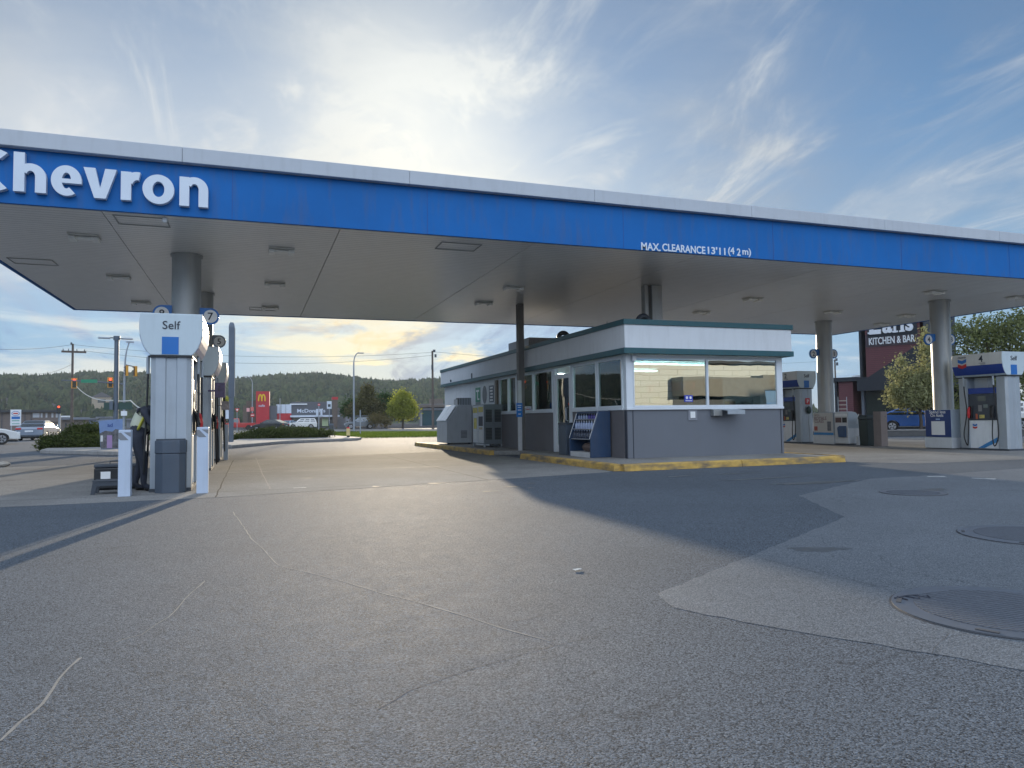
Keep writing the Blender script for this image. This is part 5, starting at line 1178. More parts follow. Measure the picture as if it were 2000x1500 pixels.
    for a, c_, nm in ((xb1, xt1, 'windscreen'), (xb0, xt0, 'rear_window')):
        sg = 1 if a > 0 else -1
        pts = [(lerp(a, c_, v)+sg*(.012+.05*math.sin(math.pi*v)), y*lerp(wb, wt, v)*.90, lerp(zb, zr, v)) for y, v in ((-1, .1), (1, .1), (1, .9), (-1, .9))]
        MB().prism(pts, (sg*.008, 0, .004)).build(nm, cglass, t)
    MB().box(x0-.035, x0-.005, -.26, .26, .62 if kind != 'suv' else .75, .74 if kind != 'suv' else .87).build('number_plate', plate, t)
    MB().box(x0-.02, x0+.3, -W2+.05, W2-.05, .28, .40).build('rear_bumper_skirt', dark, t, bevel=.02)
    MB().box(x0+.15, x1-.15, -W2+.12, W2-.12, .16, .27).build('underbody', black, t)
    if dressed: dressed(t)
    return t
def paintm(n, c, metal=.3): return mat(n, c, .28, metal=metal, var=.03, coat=.8)
def head(px, D, ang): 
    """heading angle: ang degrees clockwise from the line of sight through px"""
    v = gp(px, D); az = math.atan2(v.x, v.y)+R(ang); return math.pi/2-az
car('parked_car', 'silver sedan seen from behind, turning on the street beyond the left hedge', gp(78, 55), head(78, 55, 15), 'sedan', paintm('paint_greyblue', (.16, .19, .24), .4))
car('parked_car', 'white car entering the photo at the left edge, only its nose in view', gp(-58, 42), head(-58, 42, 82), 'sedan', paintm('paint_white', (.68, .68, .66), 0))
car('parked_car', 'white sport utility car before the grey restaurant front', gp(590, 118), head(590, 118, -93), 'suv', paintm('paint_white', (.68, .68, .66), 0), None, 'cars on the far road')
car('parked_car', 'dark hatchback partly hidden behind the low juniper hedge', gp(528, 92), head(528, 92, -60), 'hatch', paintm('paint_black', (.02, .022, .025), .2), None, 'cars on the far road')
car('parked_car', 'small pale blue car between the dark hatchback and white utility car', gp(562, 128), head(562, 128, -150), 'hatch', paintm('paint_paleblue', (.35, .45, .55), .2), None, 'cars on the far road')
def roofbox(t):
    MB().loft([[(x, y*k, z) for y, z in ((-.42, 1.76), (.42, 1.76), (.40, 1.98), (-.40, 1.98))] for x, k in ((-1.35, .8), (-1.0, 1), (.5, 1), (.85, .6))]).build('roof_box', dark, t, bevel=.04)
    for x in (-.9, .2): MB().box(x-.03, x+.03, -.66, .66, 1.70, 1.755).build('roof_rail', dark, t)
car('parked_car', 'grey utility car with a black roof box beyond the grass verge', gp(703, 108), head(703, 108, -96), 'suv', paintm('paint_grey', (.13, .16, .19), .4), roofbox, 'cars on the far road')
car('parked_car', 'bright blue hatchback behind the right pump island', gp(1782, 46.5), head(1782, 46.5, 84), 'hatch', paintm('paint_blue', (.01, .10, .38), .35))
car('parked_car', 'white car mostly cut off at the right edge behind the pump', gp(2052, 40), head(2052, 40, 90), 'suv', paintm('paint_white', (.68, .68, .66), 0))
# red pickup
t = empty('pickup_truck', gp(462, 112), head(462, 112, -92), 'red pickup truck behind the dark slim pylon', 'truck', 'cars on the far road')
rp = paintm('paint_red', (.38, .02, .02), .1)
MB().prism([(-2.7, -.95, .45), (-2.7, -.95, 1.12), (-.4, -.95, 1.12), (1.1, -.95, 1.12), (2.5, -.95, 1.05), (2.7, -.95, .85), (2.7, -.95, .4)], (0, 1.9, 0)).build('body', rp, t, bevel=.05)
MB().loft([[(x, y, 1.1) for x, y in ((-.5, -.88), (1.2, -.88), (1.2, .88), (-.5, .88))], [(x, y, 1.82) for x, y in ((-.35, -.7), (.6, -.7), (.6, .7), (-.35, .7))]]).build('cabin', rp, t, bevel=.05)
for s in (-1, 1):
    MB().prism([(-.3, s*.875, 1.2), (.95, s*.875, 1.2), (.55, s*.77, 1.7), (-.25, s*.77, 1.7)], (0, s*.02, 0)).build('side_window', cglass, t)
    for ax in (-1.7, 1.8): MB().cyl((ax, s*.72, .4), (ax, s*.96, .4), .40, n=20).build('wheel', tyre, t, bevel=.02)

# ------------------------------------------------------------------ far buildings (each faces the viewer's side of its street)
def facing(px, D, turn=0):
    v = gp(px, D); return -math.atan2(v.x, v.y)-R(turn)
class Facade:
    """boxes measured on a plane through (px,D): u to the right, z up, depth behind"""
    def __init__(s, name, px, D, label, cat, turn=0, group=None):
        s.D = D; s.px = px; s.base = gp(px, D); s.t = empty(name, s.base, facing(px, D, turn), label, cat, group)
        s.rot = facing(px, D, turn); s.ux = Vector((math.cos(s.rot), math.sin(s.rot), 0)); s.n = Vector((math.sin(s.rot), -math.cos(s.rot), 0))
    def uz(s, px, py):
        d = fw + (px-1000)/FPX*rt + (750-py)/FPX*up; o = Vector((0, 0, CAM_H)); k = (s.base-o).dot(s.n)/d.dot(s.n); p = o+d*k
        return (p-s.base).dot(s.ux), p.z
    def box(s, name, x0, x1, y0, y1, m, d0=0.0, d1=6.0, parent=None, bevel=0, ground=False):
        a = s.uz(x0, y0); c = s.uz(x1, y1); u0, u1 = sorted((a[0], c[0])); z0, z1 = sorted((a[1], c[1])); 
        if ground: z0 = 0
        return MB().box(u0, u1, d0, d1, z0, z1).build(name, m, parent or s.t, bevel=bevel)
    def text(s, st, name, px, py, wpx, hpx, m, d=-.05, off=.01, parent=None, ext=.03):
        u, z = s.uz(px, py); u0, z0 = s.uz(px-wpx/2, py-hpx/2); u1, z1 = s.uz(px+wpx/2, py+hpx/2)
        return text(st, name, m, parent or s.t, (u, d, z), FY_, w=abs(u1-u0), h=abs(z0-z1), extrude=ext, off=off)
bred = mat('tower_red', (.42, .02, .03), .5, var=.06); bgrey = mat('cladding_grey', (.09, .095, .11), .6, var=.08); bbrown = mat('cladding_brown', (.11, .085, .07), .7, var=.1)
goldm = mat('sign_gold', (.75, .48, .02), .4); wpan = mat('white_panel', (.55, .60, .68), .5); dglass = mat('dark_glazing', (.02, .035, .04), .06, spec=.8, coat=.5)
F = Facade('fast_food_restaurant', 590, 140, 'grey fast food restaurant with red tower, gold arches and white lettering', 'restaurant')
F.box('wall', 569, 648, 785, 835, bgrey, 0, 18, ground=True); F.box('roof_edge', 566, 600, 788.5, 790.5, white, -.3, .2)
F.box('brown_block', 480, 502, 783, 835, bbrown, 1, 14, ground=True); F.box('brown_wall', 474, 484, 792, 835, bbrown, .5, 10, ground=True)
tw = F.box('red_tower', 501, 526.5, 765, 835, bred, -1.5, 1.5, ground=True)
u0, z0 = F.uz(506, 784); u1, z1 = F.uz(518.5, 771.5)
b = MB(); w_ = (u1-u0)
for k in (0, 1):
    cx_ = u0+w_*(.25+.5*k)
    b.tube([(cx_+w_*.25*math.cos(a)*(1 if True else 1), -1.56, z0+(z1-z0)*max(0, math.sin(a))**.8) for a in np.linspace(math.pi, 0, 13)], .13, 6)
b.build('gold_arches', goldm, tw)
F.text('cafe', 'lettering', 512, 792.5, 12, 4.5, wpan, d=-1.55, parent=tw)
F.box('grey_wall', 524, 541, 792.5, 835, bgrey, -1.0, 8, ground=True)
F.box('window_panel', 540, 569, 790, 807, wpan, -.4, 4); F.box('red_base', 539, 569, 807.5, 835, bred, -.38, 4, ground=True)
for x in (549, 558): F.box('mullion', x, x+.5, 790, 807, bgrey, -.45, -.3)
F.text("McDonald's", 'lettering', 608, 802, 55, 7, wpan, off=.02)
F.box('canopy_strip', 567, 663, 811.5, 814, wpan, -1.2, .0); F.box('glazing', 571, 645, 814.5, 834, dglass, -.08, -.01)
F.box('pale_shop_panel', 629, 641, 815.5, 832, mat('pale_interior', (.42, .50, .30), .6), -.14, -.09)  # plain pale box set in front of the glazing
F.box('white_frame', 617, 621, 801, 813, wpan, -1.4, -1.2); F.box('white_frame', 625.5, 629.5, 801, 813, wpan, -1.4, -1.2); F.box('white_frame', 617, 629.5, 799, 801, wpan, -1.4, -1.2)
F.box('brown_pier', 648.5, 658.5, 781, 835, bbrown, -2, .5, ground=True); F.box('red_cap', 647.8, 659.2, 776, 781, bred, -2.1, .6)
F.box('side_wing', 659, 692, 796, 835, mat('wing_grey', (.16, .155, .16), .7, var=.1), 2, 14, ground=True); F.box('wing_panel', 676, 683, 806, 835, mat('wing_pale', (.26, .26, .28), .7), 1.9, 2.0, ground=True)
for x, y in ((577, 783), (590, 785), (600, 784)): F.box('roof_unit', x, x+9, y, 787, mat('unit_tan', (.25, .20, .13), .7), 5, 9)
F = Facade('menu_board', 484, 120, 'red and white lit menu board on a pole left of the red tower', 'sign')
F.box('panel', 481.5, 487.5, 797, 804, mat('board_pink', (.7, .35, .35), .5), -.1, .1); F.box('panel', 489.5, 495.5, 795, 803, mat('board_red', (.6, .15, .13), .5), -.1, .1); F.box('pole', 484, 484.8, 804, 830, dark, -.03, .03, ground=True)
# restaurant beyond the bright tree
F = Facade('glass_fronted_building', 850, 150, 'grey flat-roofed building with dark teal glass behind the utility pole', 'building')
F.box('wall', 818, 905, 789, 835, mat('grey_stone', (.13, .13, .14), .7, var=.15), 0, 16, ground=True); F.box('roof', 820, 872, 791, 795, mat('roof_brown', (.12, .10, .085), .8), -1.5, 0)
F.box('roof_block', 838, 866, 778, 791, mat('roof_brown', (.12, .10, .085), .8), 3, 9); F.box('glazing', 825, 900, 802, 830, mat('teal_glass', (.015, .06, .075), .1, coat=.5), -.05, -.01)
F.box('sign_band', 826, 868, 797, 800, wpan, -.12, -.06)
for x in (822, 844, 866): F.box('post', x, x+1.6, 807, 835, mat('post_pale', (.35, .36, .37), .6), -1.6, -1.4, ground=True)
# brown two-storey building at the left
F = Facade('office_building', 60, 165, 'long brown flat-roofed building behind the fuel price sign', 'building', turn=-6)
br = stripes('brown_siding', (.17, .135, .12), (.10, .08, .07), 'Z', .35, .1, .8, .2)
F.box('wall', -140, 113, 805, 840, br, 0, 20, ground=True); F.box('roof_edge', -142, 116, 800.5, 805, mat('roof_dark', (.04, .045, .05), .8), -.8, 21)
for x in (64, 79.5, 89, 100.5, 109): F.box('window', x, x+(13 if x == 64 else 3.5), 806.5, 815.5, mat('window_pale', (.45, .47, .50), .3), -.08, -.01)
for x in (3, 48, 60): F.box('downpipe', x, x+1, 806, 838, dark, -.15, -.02)
F.box('ground_floor', 43, 113, 824, 840, mat('brown_dark', (.08, .06, .055), .8), -.1, -.01, ground=True)
F = Facade('low_shop', 150, 185, 'low brown shop with pale roof edge behind the tall wooden pole', 'building')
F.box('wall', 117, 173, 820, 840, mat('shop_tan', (.20, .165, .15), .8, var=.1), 0, 15, ground=True); F.box('roof_edge', 115, 175, 815.5, 819.5, mat('roof_slate', (.16, .18, .22), .7), -1, 15)
F.box('door', 127, 130, 826, 840, dark, -.06, -.01, ground=True); F.box('roof_trim', 116, 138, 812, 814.5, white, 1, 14)
for x, w_, h_, D_, lab, mm in ((173, 30, 9, 230, 'long blue grey warehouse roof far behind the left hedge', (.10, .14, .22)), (205, 34, 12, 250, 'far pale roofed warehouse behind the picture board', (.24, .28, .34)), (262, 30, 8, 260, 'far low grey shed seen left of the nearest pump', (.15, .17, .2))):
    F = Facade('warehouse', x, D_, lab, 'building', group='far warehouses'); F.box('wall', x-w_/2, x+w_/2, 834-h_-6, 838, mat('wall%d' % x, mm, .7, var=.1), 0, 20, ground=True)
    F.box('roof', x-w_/2-1, x+w_/2+1, 834-h_-8, 834-h_-6.3, mat('roof_slate', (.16, .18, .22), .7), -1, 21)
# houses dotted on the lower hillside
hw = [mat('house_white', (.55, .55, .53), .7), mat('house_grey', (.28, .3, .32), .7), mat('house_tan', (.33, .27, .2), .7)]; hr = mat('house_roof', (.09, .09, .10), .8)
def house(px, D, z, w, label, k):
    p = gp(px, D); t = empty('house', (p.x, p.y, z), facing(px, D), label, 'house', 'small houses on the far hillside')
    MB().box(-w/2, w/2, 0, w*.8, -2, w*.42).build('wall', hw[k % 3], t)
    MB().prism([(-w*.55, -.3, w*.42), (w*.55, -.3, w*.42), (0, -.3, w*.72)], (0, w*.8+.6, 0)).build('roof', hr, t)
    MB().box(-w*.2, w*.2, -.05, 0, w*.1, w*.3).build('window', dglass, t); return t
for i, (px, D, py, w, lab) in enumerate(((165, 330, 826, 9, 'pale hillside house right above the low shop roof'), (186, 345, 824, 8, 'pale hillside house above the left hedge'), (199, 340, 790, 8, 'lone white hillside house high left of the lamp pole'), (104, 338, 812, 8, 'pale hillside house over the brown building roof end'), (12, 345, 797, 7, 'small pale house above the brown roof at far left'), (270, 340, 823, 9, 'hillside house seen just left of the nearest pump'))):
    house(px, D, zat(px, py, D), w, lab, i)
# fuel price sign
F = Facade('price_sign', 30, 115, 'white fuel price pylon with a blue oval on top before the brown building', 'sign')
F.box('panel', 20.5, 41, 800, 831, white, 0, .5)
u, z = F.uz(30.5, 807.5); k_ = 115/FPX
MB().prism([(u+6.5*k_*math.cos(a), -.03, z+4.6*k_*math.sin(a)) for a in np.linspace(0, 2*math.pi, 25)[:-1]], (0, .02, 0)).build('blue_oval', brand, F.t)
MB().prism([(u+5.6*k_*math.cos(a), -.04, z+3.7*k_*math.sin(a)) for a in np.linspace(0, 2*math.pi, 25)[:-1]], (0, .01, 0)).build('white_oval', paper, F.t)
MB().box(u-.30, u+.30, -.06, -.045, z-.10, z+.10).build('red_word', red, F.t)
F.box('blue_band', 22.5, 39, 813.5, 818.5, brand2, -.03, -.01); F.box('price_row', 23, 38, 821, 822.5, mat('row_green', (.1, .35, .3), .5), -.03, -.01); F.box('price_row', 23, 38, 827, 828.2, mat('row_green', (.1, .35, .3), .5), -.03, -.01)
F.box('leg', 21, 22.8, 831, 843, alu, .1, .4, ground=True); F.box('leg', 38.2, 40.5, 831, 843, alu, .1, .4, ground=True)

# red clapboard restaurant at the right
crimson = stripes('clapboard_red', (.115, .035, .042), (.045, .012, .016), 'Z', .16, .12, .6, .4); slate = mat('slate_trim', (.014, .018, .026), .6, var=.1); navyt = mat('frame_bluegrey', (.12, .14, .17), .6)
F = Facade('bar_restaurant', 1745, 58, 'dark red clapboard restaurant with white serif lettering and black diagonal panel', 'restaurant', turn=17)
F.box('sign_tower', 1686, 1800, 560, 738, crimson, 0, 9); F.box('tower_trim', 1674.5, 1685.7, 555, 740, slate, -.12, 9.1); F.box('tower_trim', 1800.3, 1808, 555, 740, slate, -.12, 9.1)
F.box('soffit_block', 1668, 1675.5, 640, 672, slate, 2, 5)
F.box('letter_board', 1692, 1792, 575, 652, slate, -.10, -.02); F.box('letter_board', 1690, 1794, 655, 671, mat('board_plum', (.06, .04, .05), .6), -.06, -.02)
F.text('KITCHEN & BAR', 'lettering', 1742, 664, 90, 7, white, d=-.12, off=.012)
wl = mat('letter_bright', (.72, .74, .78), .4)
for ch, x0, x1, y0, y1, off in (('E', 1698, 1722, 612, 652, .03), ('a', 1724, 1744, 626, 650, .03), ('r', 1746, 1759, 622, 649, .03), ('l', 1759, 1767, 606, 648, .03), ('s', 1769, 1785, 622, 646, .03)):
    F.text(ch, 'serif_letter', (x0+x1)/2, (y0+y1)/2, x1-x0, y1-y0, wl, d=-.16, off=off, ext=.05)
    if ch in 'Erl': F.box('serif', x0-1.5, x1+1.5 if ch == 'l' else x0+9, y1-2.2, y1, wl, -.215, -.10)
a = F.uz(1694, 738); c_ = F.uz(1800, 738); e_ = F.uz(1800, 668)
MB().prism([(a[0], -.035, a[1]), (c_[0], -.035, c_[1]), (e_[0], -.035, e_[1])], (0, .03, 0)).build('diagonal_panel', slate, F.t)
F.box('eave_band', 1682, 1860, 738.5, 758, slate, -1.0, 9); F.box('wall', 1682, 1690, 758.5, 835, navyt, -.05, 9, ground=True); F.box('wall', 1690.5, 1860, 826, 840, navyt, -.02, 9, ground=True)
F.box('pier', 1782, 1790, 758.5, 835, navyt, -.05, .3, ground=True); F.box('glazing', 1690.5, 1860, 759, 826, mat('smoked_glazing', (.018, .026, .022), .25, spec=.25, var=.5, vscale=.8), .05, .1)
F.box('back_wall', 1690.5, 1860, 759, 838, inn, 8, 8.3)
F.box('low_wing', 1643, 1674, 745, 840, crimson, -.6, 7, ground=True); F.box('wing_parapet', 1620, 1680, 739.5, 744.7, slate, -.8, 7.2); F.box('wing_frame', 1635, 1642.7, 745, 840, slate, -.65, 7, ground=True)
F.box('gutter', 1660, 1676, 733, 738, white, .5, 3)
# fence and kerb behind the right island
t = empty('low_wall', gp(1700, 36), facing(1700, 36, -10), 'low dark wall behind the right pump island', 'wall'); MB().box(-14, 30, 0, .25, 0, .28).build('body', mat('wall_dark', (.09, .09, .09), .8, var=.2), t, bevel=.02); MB().box(-14, 30, -.02, .27, .283, .32).build('coping', concrete, t)
# street rack / ladder like stand seen past column
F = Facade('stacked_rack', 1648, 40, 'thin grey wire rack standing left of the red restaurant wing', 'rack')
for x in (1637, 1654): F.box('upright', x, x+1, 775, 836, alu, 0, .05, ground=True)
for y in range(782, 834, 8): F.box('rung', 1638, 1654, y, y+1.3, mat('rack_tan', (.3, .27, .22), .6), 0, .3)

# ------------------------------------------------------------------ poles, lamps, lights
gal = mat('galvanised', (.30, .33, .37), .5, metal=.4, dirt=.15); dpole = mat('dark_pole', (.10, .125, .16), .5, metal=.2, dirt=.2)
def upole(px, D, top, label, arm=None, extra=()):
    base = gp(px, D); h = zat(px, top, D); t = empty('utility_pole', base, facing(px, D), label, 'utility pole', 'wooden utility poles')
    MB().cyl((0, 0, 0), (0, 0, h), .17, .12, 10).build('pole', wood, t, smooth=True)
    if arm:
        z = zat(px, arm[2], D); MB().box((arm[0]-px)*D/FPX, (arm[1]-px)*D/FPX, -.16, -.04, z-.12, z+.12).build('crossarm', wood, t)
        for x in (arm[0]+3, px-7, px+7, arm[1]-3): MB().cyl(((x-px)*D/FPX, -.1, z+.12), ((x-px)*D/FPX, -.1, z+.34), .05, n=6).build('insulator', dark, t)
    for x0, x1, y0, y1 in extra: MB().box((x0-px)*D/FPX, (x1-px)*D/FPX, -.35, -.17, zat(px, y1, D), zat(px, y0, D)).build('fitting', dark, t)
    return t
upole(141, 88, 671, 'tall wooden utility pole with a crossarm above the left hedge', (122, 164, 687), ((137, 140, 669, 673),))
upole(845, 94, 685, 'wooden utility pole just left of the store', None, ((846, 851, 683, 688), (842.5, 846, 713, 722), (849, 853, 692, 698)))
upole(1632, 125, 702, 'distant utility pole between the farther right column and restaurant', None, ((1633, 1637, 700, 705), (1634, 1638, 708, 714)))
def wires(name, label, runs, r=.02):
    for A, B, sag in runs:
        b = MB(); pts = [Vector(A).lerp(Vector(B), i/16)-Vector((0, 0, sag*4*(i/16)*(1-i/16))) for i in range(17)]
        b.tube(pts, r, 4); tag(b.build(name, black), label, 'wire')
wires('power_line', 'top power line running from the crossarm pole across to the pole by the store', [(pt(141, 673, 88), pt(845, 688, 94), 1.0)])
wires('power_line', 'lower power line between the crossarm pole and the pole by the store', [(pt(163, 685, 88), pt(843, 694, 94), 1.3)])
wires('power_line', 'power line leaving the crossarm pole past the left edge', [(pt(141, 673, 88), pt(-60, 678, 80), .4)])
wires('power_line', 'thin service wire slanting down left from the crossarm pole', [(pt(139, 712, 88), pt(75, 730, 100), .3)])
wires('power_line', 'power line seen between the store roof and the right restaurant', [(pt(845, 687, 94), pt(1632, 704, 125), 1.2)])
def sigmast():
    D = 68; base = gp(243, D); t = empty('signal_pole', base, facing(243, D), 'slim grey signal mast with curved lamp arm left of the nearest pump', 'signal pole'); k = D/FPX
    z = lambda y: zat(243, y, D)
    MB().tube([(0, 0, 0), (0, 0, z(740)), (.05, 0, z(700)), (.15, 0, z(684)), (.35, 0, z(668))], [.12, .10, .07, .06, .05], 8).build('pole', gal, t, smooth=True)
    MB().tube([(0, 0, z(750)), (-2.5, 0, z(746)), (-105*k, .0, z(744))], [.07, .06, .05], 8).build('mast_arm', dpole, t, smooth=True)
    MB().box(-.25, .25, -.3, -.1, z(812), z(803)).build('control_box', white, t); MB().tube([(0, 0, z(712)), (18*k, 0, z(716))], .05, 6).build('side_arm', dpole, t)
    MB().box(.1, .75, -.12, .05, z(669), z(666)).build('lamp_head', gal, t)
    sg = empty('street_name_sign', base+Vector((0, 0, 0)), facing(243, D), 'green street name plate between the two red signals', 'street sign')
    MB().box((170-243)*k, (197-243)*k, -.12, -.08, z(748.5), z(742)).build('plate', grn, sg); sg.location.z = 0
    return t
sigmast()
redl = mat('signal_red_lit', (.6, .05, .02), .4, emit=(1, .10, .03), estr=1.6); offl = mat('signal_off', (.05, .05, .03), .4)
def signal(px, py, D, label, lit=True, m=ylw, h=20, w=10, turn=0):
    p = gp(px, D); k = D/FPX; t = empty('traffic_light', (p.x, p.y, zat(px, py, D)-h*k/2), facing(px, D, turn), label, 'traffic light', 'traffic lights at the left junction')
    H = h*k; W = w*k
    MB().box(-W/2, W/2, -.1, .12, 0, H).build('housing', m, t, bevel=.02)
    MB().box(-W*.32, W*.32, -.115, -.101, H*.06, H*.94).build('face', black, t)
    for i in range(3):
        z = H*(.20+.30*i); L_ = MB().cyl((0, -.14, z), (0, -.116, z), W*.26, n=16).build('lens', redl if (i == 2 and lit) else offl, t)
        MB().tube([(W*.30*math.cos(a), -.22, z+W*.30*math.sin(a)) for a in np.linspace(-.2, math.pi+.2, 9)], .02, 4).build('visor', dark, t)
signal(145, 748.5, 67.8, 'yellow framed red signal in front of the wooden crossarm pole'); signal(215.5, 747, 67.8, 'yellow framed red signal just left of the twin lamp pole')
signal(264, 725, 68, 'side-on yellow signal on a short arm right of the slim mast', False, w=6, turn=60); signal(247, 724, 67.6, 'side-on yellow signal fixed to the slim mast', False, w=5, turn=70)
t = empty('signal_post', gp(117.5, 62), 0, 'low grey post carrying the dark pedestrian signal beside the silver sedan', 'post'); MB().cyl((0, 0, 0), (0, 0, zat(117, 806, 62)), .09, n=10).build('post', gal, t, smooth=True); MB().cyl((0, 0, 0), (0, 0, .15), .16, n=10).build('base', gal, t)
signal(115.5, 799.5, 61.8, 'dark low red signal on the short post beside the silver sedan', m=dark, h=16, w=8)
# twin-head lamp
D = 38; base = gp(227, D); t = empty('street_lamp', base, facing(227, D), 'thick grey lamp pole with two flat heads left of the nearest pump', 'street lamp'); k = D/FPX; z = lambda y: zat(227, y, D)
MB().cyl((0, 0, 0), (0, 0, z(657)), .12, .11, 14).build('pole', dpole, t, smooth=True); MB().cyl((0, 0, z(664)), (0, 0, z(656)), .16, n=14).build('pole_cap', dpole, t, smooth=True)
for s in (-1, 1):
    MB().tube([(0, 0, z(660)), (s*12*k, 0, z(661 if s > 0 else 659.5))], .03, 6).build('arm', dpole, t)
    MB().loft([[(s*x*k, y, z(yy)) for y, yy in ((-.18, 661.5), (.18, 661.5), (.14, 659), (-.14, 659))] for x in (11, 32 if s < 0 else 28)]).build('lamp_head', gal, t, bevel=.02)
MB().box(-.55, .75, -.02, .02, z(800), z(786)).build('sign_back', mat('sign_back_green', (.03, .07, .06), .6), t)
MB().box(-.30, -.14, -.2, .1, z(800), z(784)).build('meter_box', dpole, t)
for i, (A, B, sg) in enumerate(((pt(150, 755, 60), pt(222, 782, 38), .35), (pt(232, 783, 38), pt(255, 782, 38), .02), (pt(255, 782, 38), pt(286, 801, 36), .1))):
    b = MB(); n_ = 40; pts = [Vector(A).lerp(Vector(B), j/n_)-Vector((0, 0, sg*4*(j/n_)*(1-j/n_))) for j in range(n_+1)]
    b.tube(pts, .028, 5); tag(b.build('cable', mat('cable_pale', (.55, .55, .52), .6)), ['pale cable drooping from the crossarm pole to the twin lamp pole', 'short pale cable running right from the twin lamp pole', 'pale cable slanting down towards the pump from the lamp pole'][i], 'cable')
def curved_lamp(px, D, top, reach, label):
    base = gp(px, D); t = empty('street_lamp', base, facing(px, D), label, 'street lamp', 'curved street lamps beyond the road'); k = D/FPX; h = zat(px, top, D)
    MB().tube([(0, 0, 0), (0, 0, h*.72), (0, 0, h*.86)]+[(reach*k*(1-math.cos(a)), 0, h*.86+h*.14*math.sin(a)) for a in np.linspace(.2, math.pi/2, 8)], [.11, .09, .08]+[.06]*8, 8).build('pole', gal, t, smooth=True)
    x = reach*k; sg = 1 if reach > 0 else -1
    MB().box(min(x-.1*sg, x+.55*sg), max(x-.1*sg, x+.55*sg), -.12, .12, h-.10, h+.02).build('lamp_head', gal, t, bevel=.03); return t
curved_lamp(691, 84, 688.5, 10, 'tall pale curved street lamp above the grey restaurant wing')
curved_lamp(493, 135, 735, -12, 'shorter curved street lamp left of the red tower')
# slim pylon beside the hedge
D = 36.5; t = empty('sign_pylon', gp(452, D), facing(452, D), 'tall slim dark blue-grey pylon with rounded top beside the right hedge', 'pylon'); k = D/FPX; z = lambda y: zat(452, y, D)
MB().loft([[(x*w, y*w, zz) for x, y in ((-1, -1), (1, -1), (1, 1), (-1, 1))] for zz, w in ((0, .115), (z(776), .115))]).build('lower_post', dpole, t, bevel=.01)
b = MB().loft([[(x*w, y*w, zz) for x, y in ((-1, -1), (1, -1), (1, 1), (-1, 1))] for zz, w in ((z(776)+.003, .14), (z(638), .14), (z(633), .12), (z(629), .07))]).build('upper_post', dpole, t, bevel=.015)
MB().box(.142, .17, -.1, .1, z(774), z(640)).build('edge_pale_strip', mat('edge_pale', (.4, .38, .34), .5), t)  # plain pale strip along one side of the upper post
# verge marker, thin posts, small signs
D = 44; t = empty('marker_post', gp(680, D), 0, 'stubby yellow marker post with red top and black foot on the kerb', 'marker post'); z = lambda y: zat(680, y, D)
MB().cyl((0, 0, 0), (0, 0, z(850.5)), .085, n=14).build('foot', black, t); MB().cyl((0, 0, z(850.4)), (0, 0, z(837)), .115, n=14).build('body', mat('marker_yellow', (.62, .50, .22), .6), t, smooth=True); MB().cyl((0, 0, z(836.9)), (0, 0, z(834)), .10, .06, n=14).build('cap', red, t)
for px, y0, D, lab in ((703.5, 801, 60, 'thin pale marker stake on the grass verge'), (547, 778, 100, 'thin dark pole before the white restaurant panel'), (622.5, 792, 100, 'thin pale pole before the white lettering')):
    t = empty('thin_pole', gp(px, D), 0, lab, 'pole'); MB().cyl((0, 0, 0), (0, 0, zat(px, y0, D)), .05, n=8).build('pole', gal, t, smooth=True); MB().cyl((0, 0, 0), (0, 0, .06), .12, n=8).build('base', gal, t)
def roadsign(px, D, py, r, label, kind):
    t = empty('road_sign', gp(px, D), facing(px, D), label, 'road sign'); k = D/FPX; z = zat(px, py, D); h = r*k
    MB().cyl((0, 0, 0), (0, 0, z+h), .04, n=8).build('post', gal, t, smooth=True)
    if kind == 'yield':
        MB().prism([(-h, -.06, z+h*.7), (h, -.06, z+h*.7), (0, -.06, z-h)], (0, .015, 0)).build('plate', red, t); MB().prism([(-h*.5, -.066, z+h*.4), (h*.5, -.066, z+h*.4), (0, -.066, z-h*.45)], (0, .005, 0)).build('white_field', paper, t)
    elif kind == 'round':
        MB().prism([(h*math.cos(a), -.06, z+h*math.sin(a)) for a in np.linspace(0, 6.283, 19)[:-1]], (0, .015, 0)).build('plate', red, t); MB().box(-h*.7, h*.7, -.068, -.061, z-h*.18, z+h*.18).build('bar', paper, t)
    else:
        MB().box(-h*.6, h*.6, -.06, -.045, z-h, z+h).build('plate', wpan, t); MB().box(-h*.35, h*.35, -.07, -.061, z-h*.5, z+h*.2).build('mark', dark, t)
roadsign(463.5, 78, 801, 4.5, 'yield sign on a thin post right of the dark pylon', 'yield'); roadsign(493.5, 130, 811, 4, 'round red and white no entry sign under the shorter curved lamp', 'round')
roadsign(643, 70, 791, 7.5, 'white upright sign on a post left of the brown pier', 'board')
roadsign(623, 99, 790.5, 2.5, 'tiny red and white sign on the thin pale pole', 'round')
t = empty('sign_board', gp(441, 90), facing(441, 90), 'dark blue and white board left of the dark pylon', 'sign'); k = 90/FPX; z = lambda y: zat(441, y, 90)
MB().box(-4*k, 9*k, -.05, .05, z(798), z(790)).build('dark_field', slate, t); MB().box(-3*k, 8*k, -.05, .05, z(818), z(799)).build('white_field', wpan, t); MB().box(-2*k, -1.4*k, -.03, .03, 0, z(818)).build('post', gal, t)
# utility box by the hedge end
t = empty('utility_box', gp(646, 52), facing(646, 52), 'dark grey utility box at the right end of the juniper hedge', 'utility box'); MB().box(-.14, .20, -.15, .15, 0, .95).build('body', dpole, t, bevel=.01); MB().box(-.12, .18, -.16, -.151, .1, .85).build('door', dark, t)
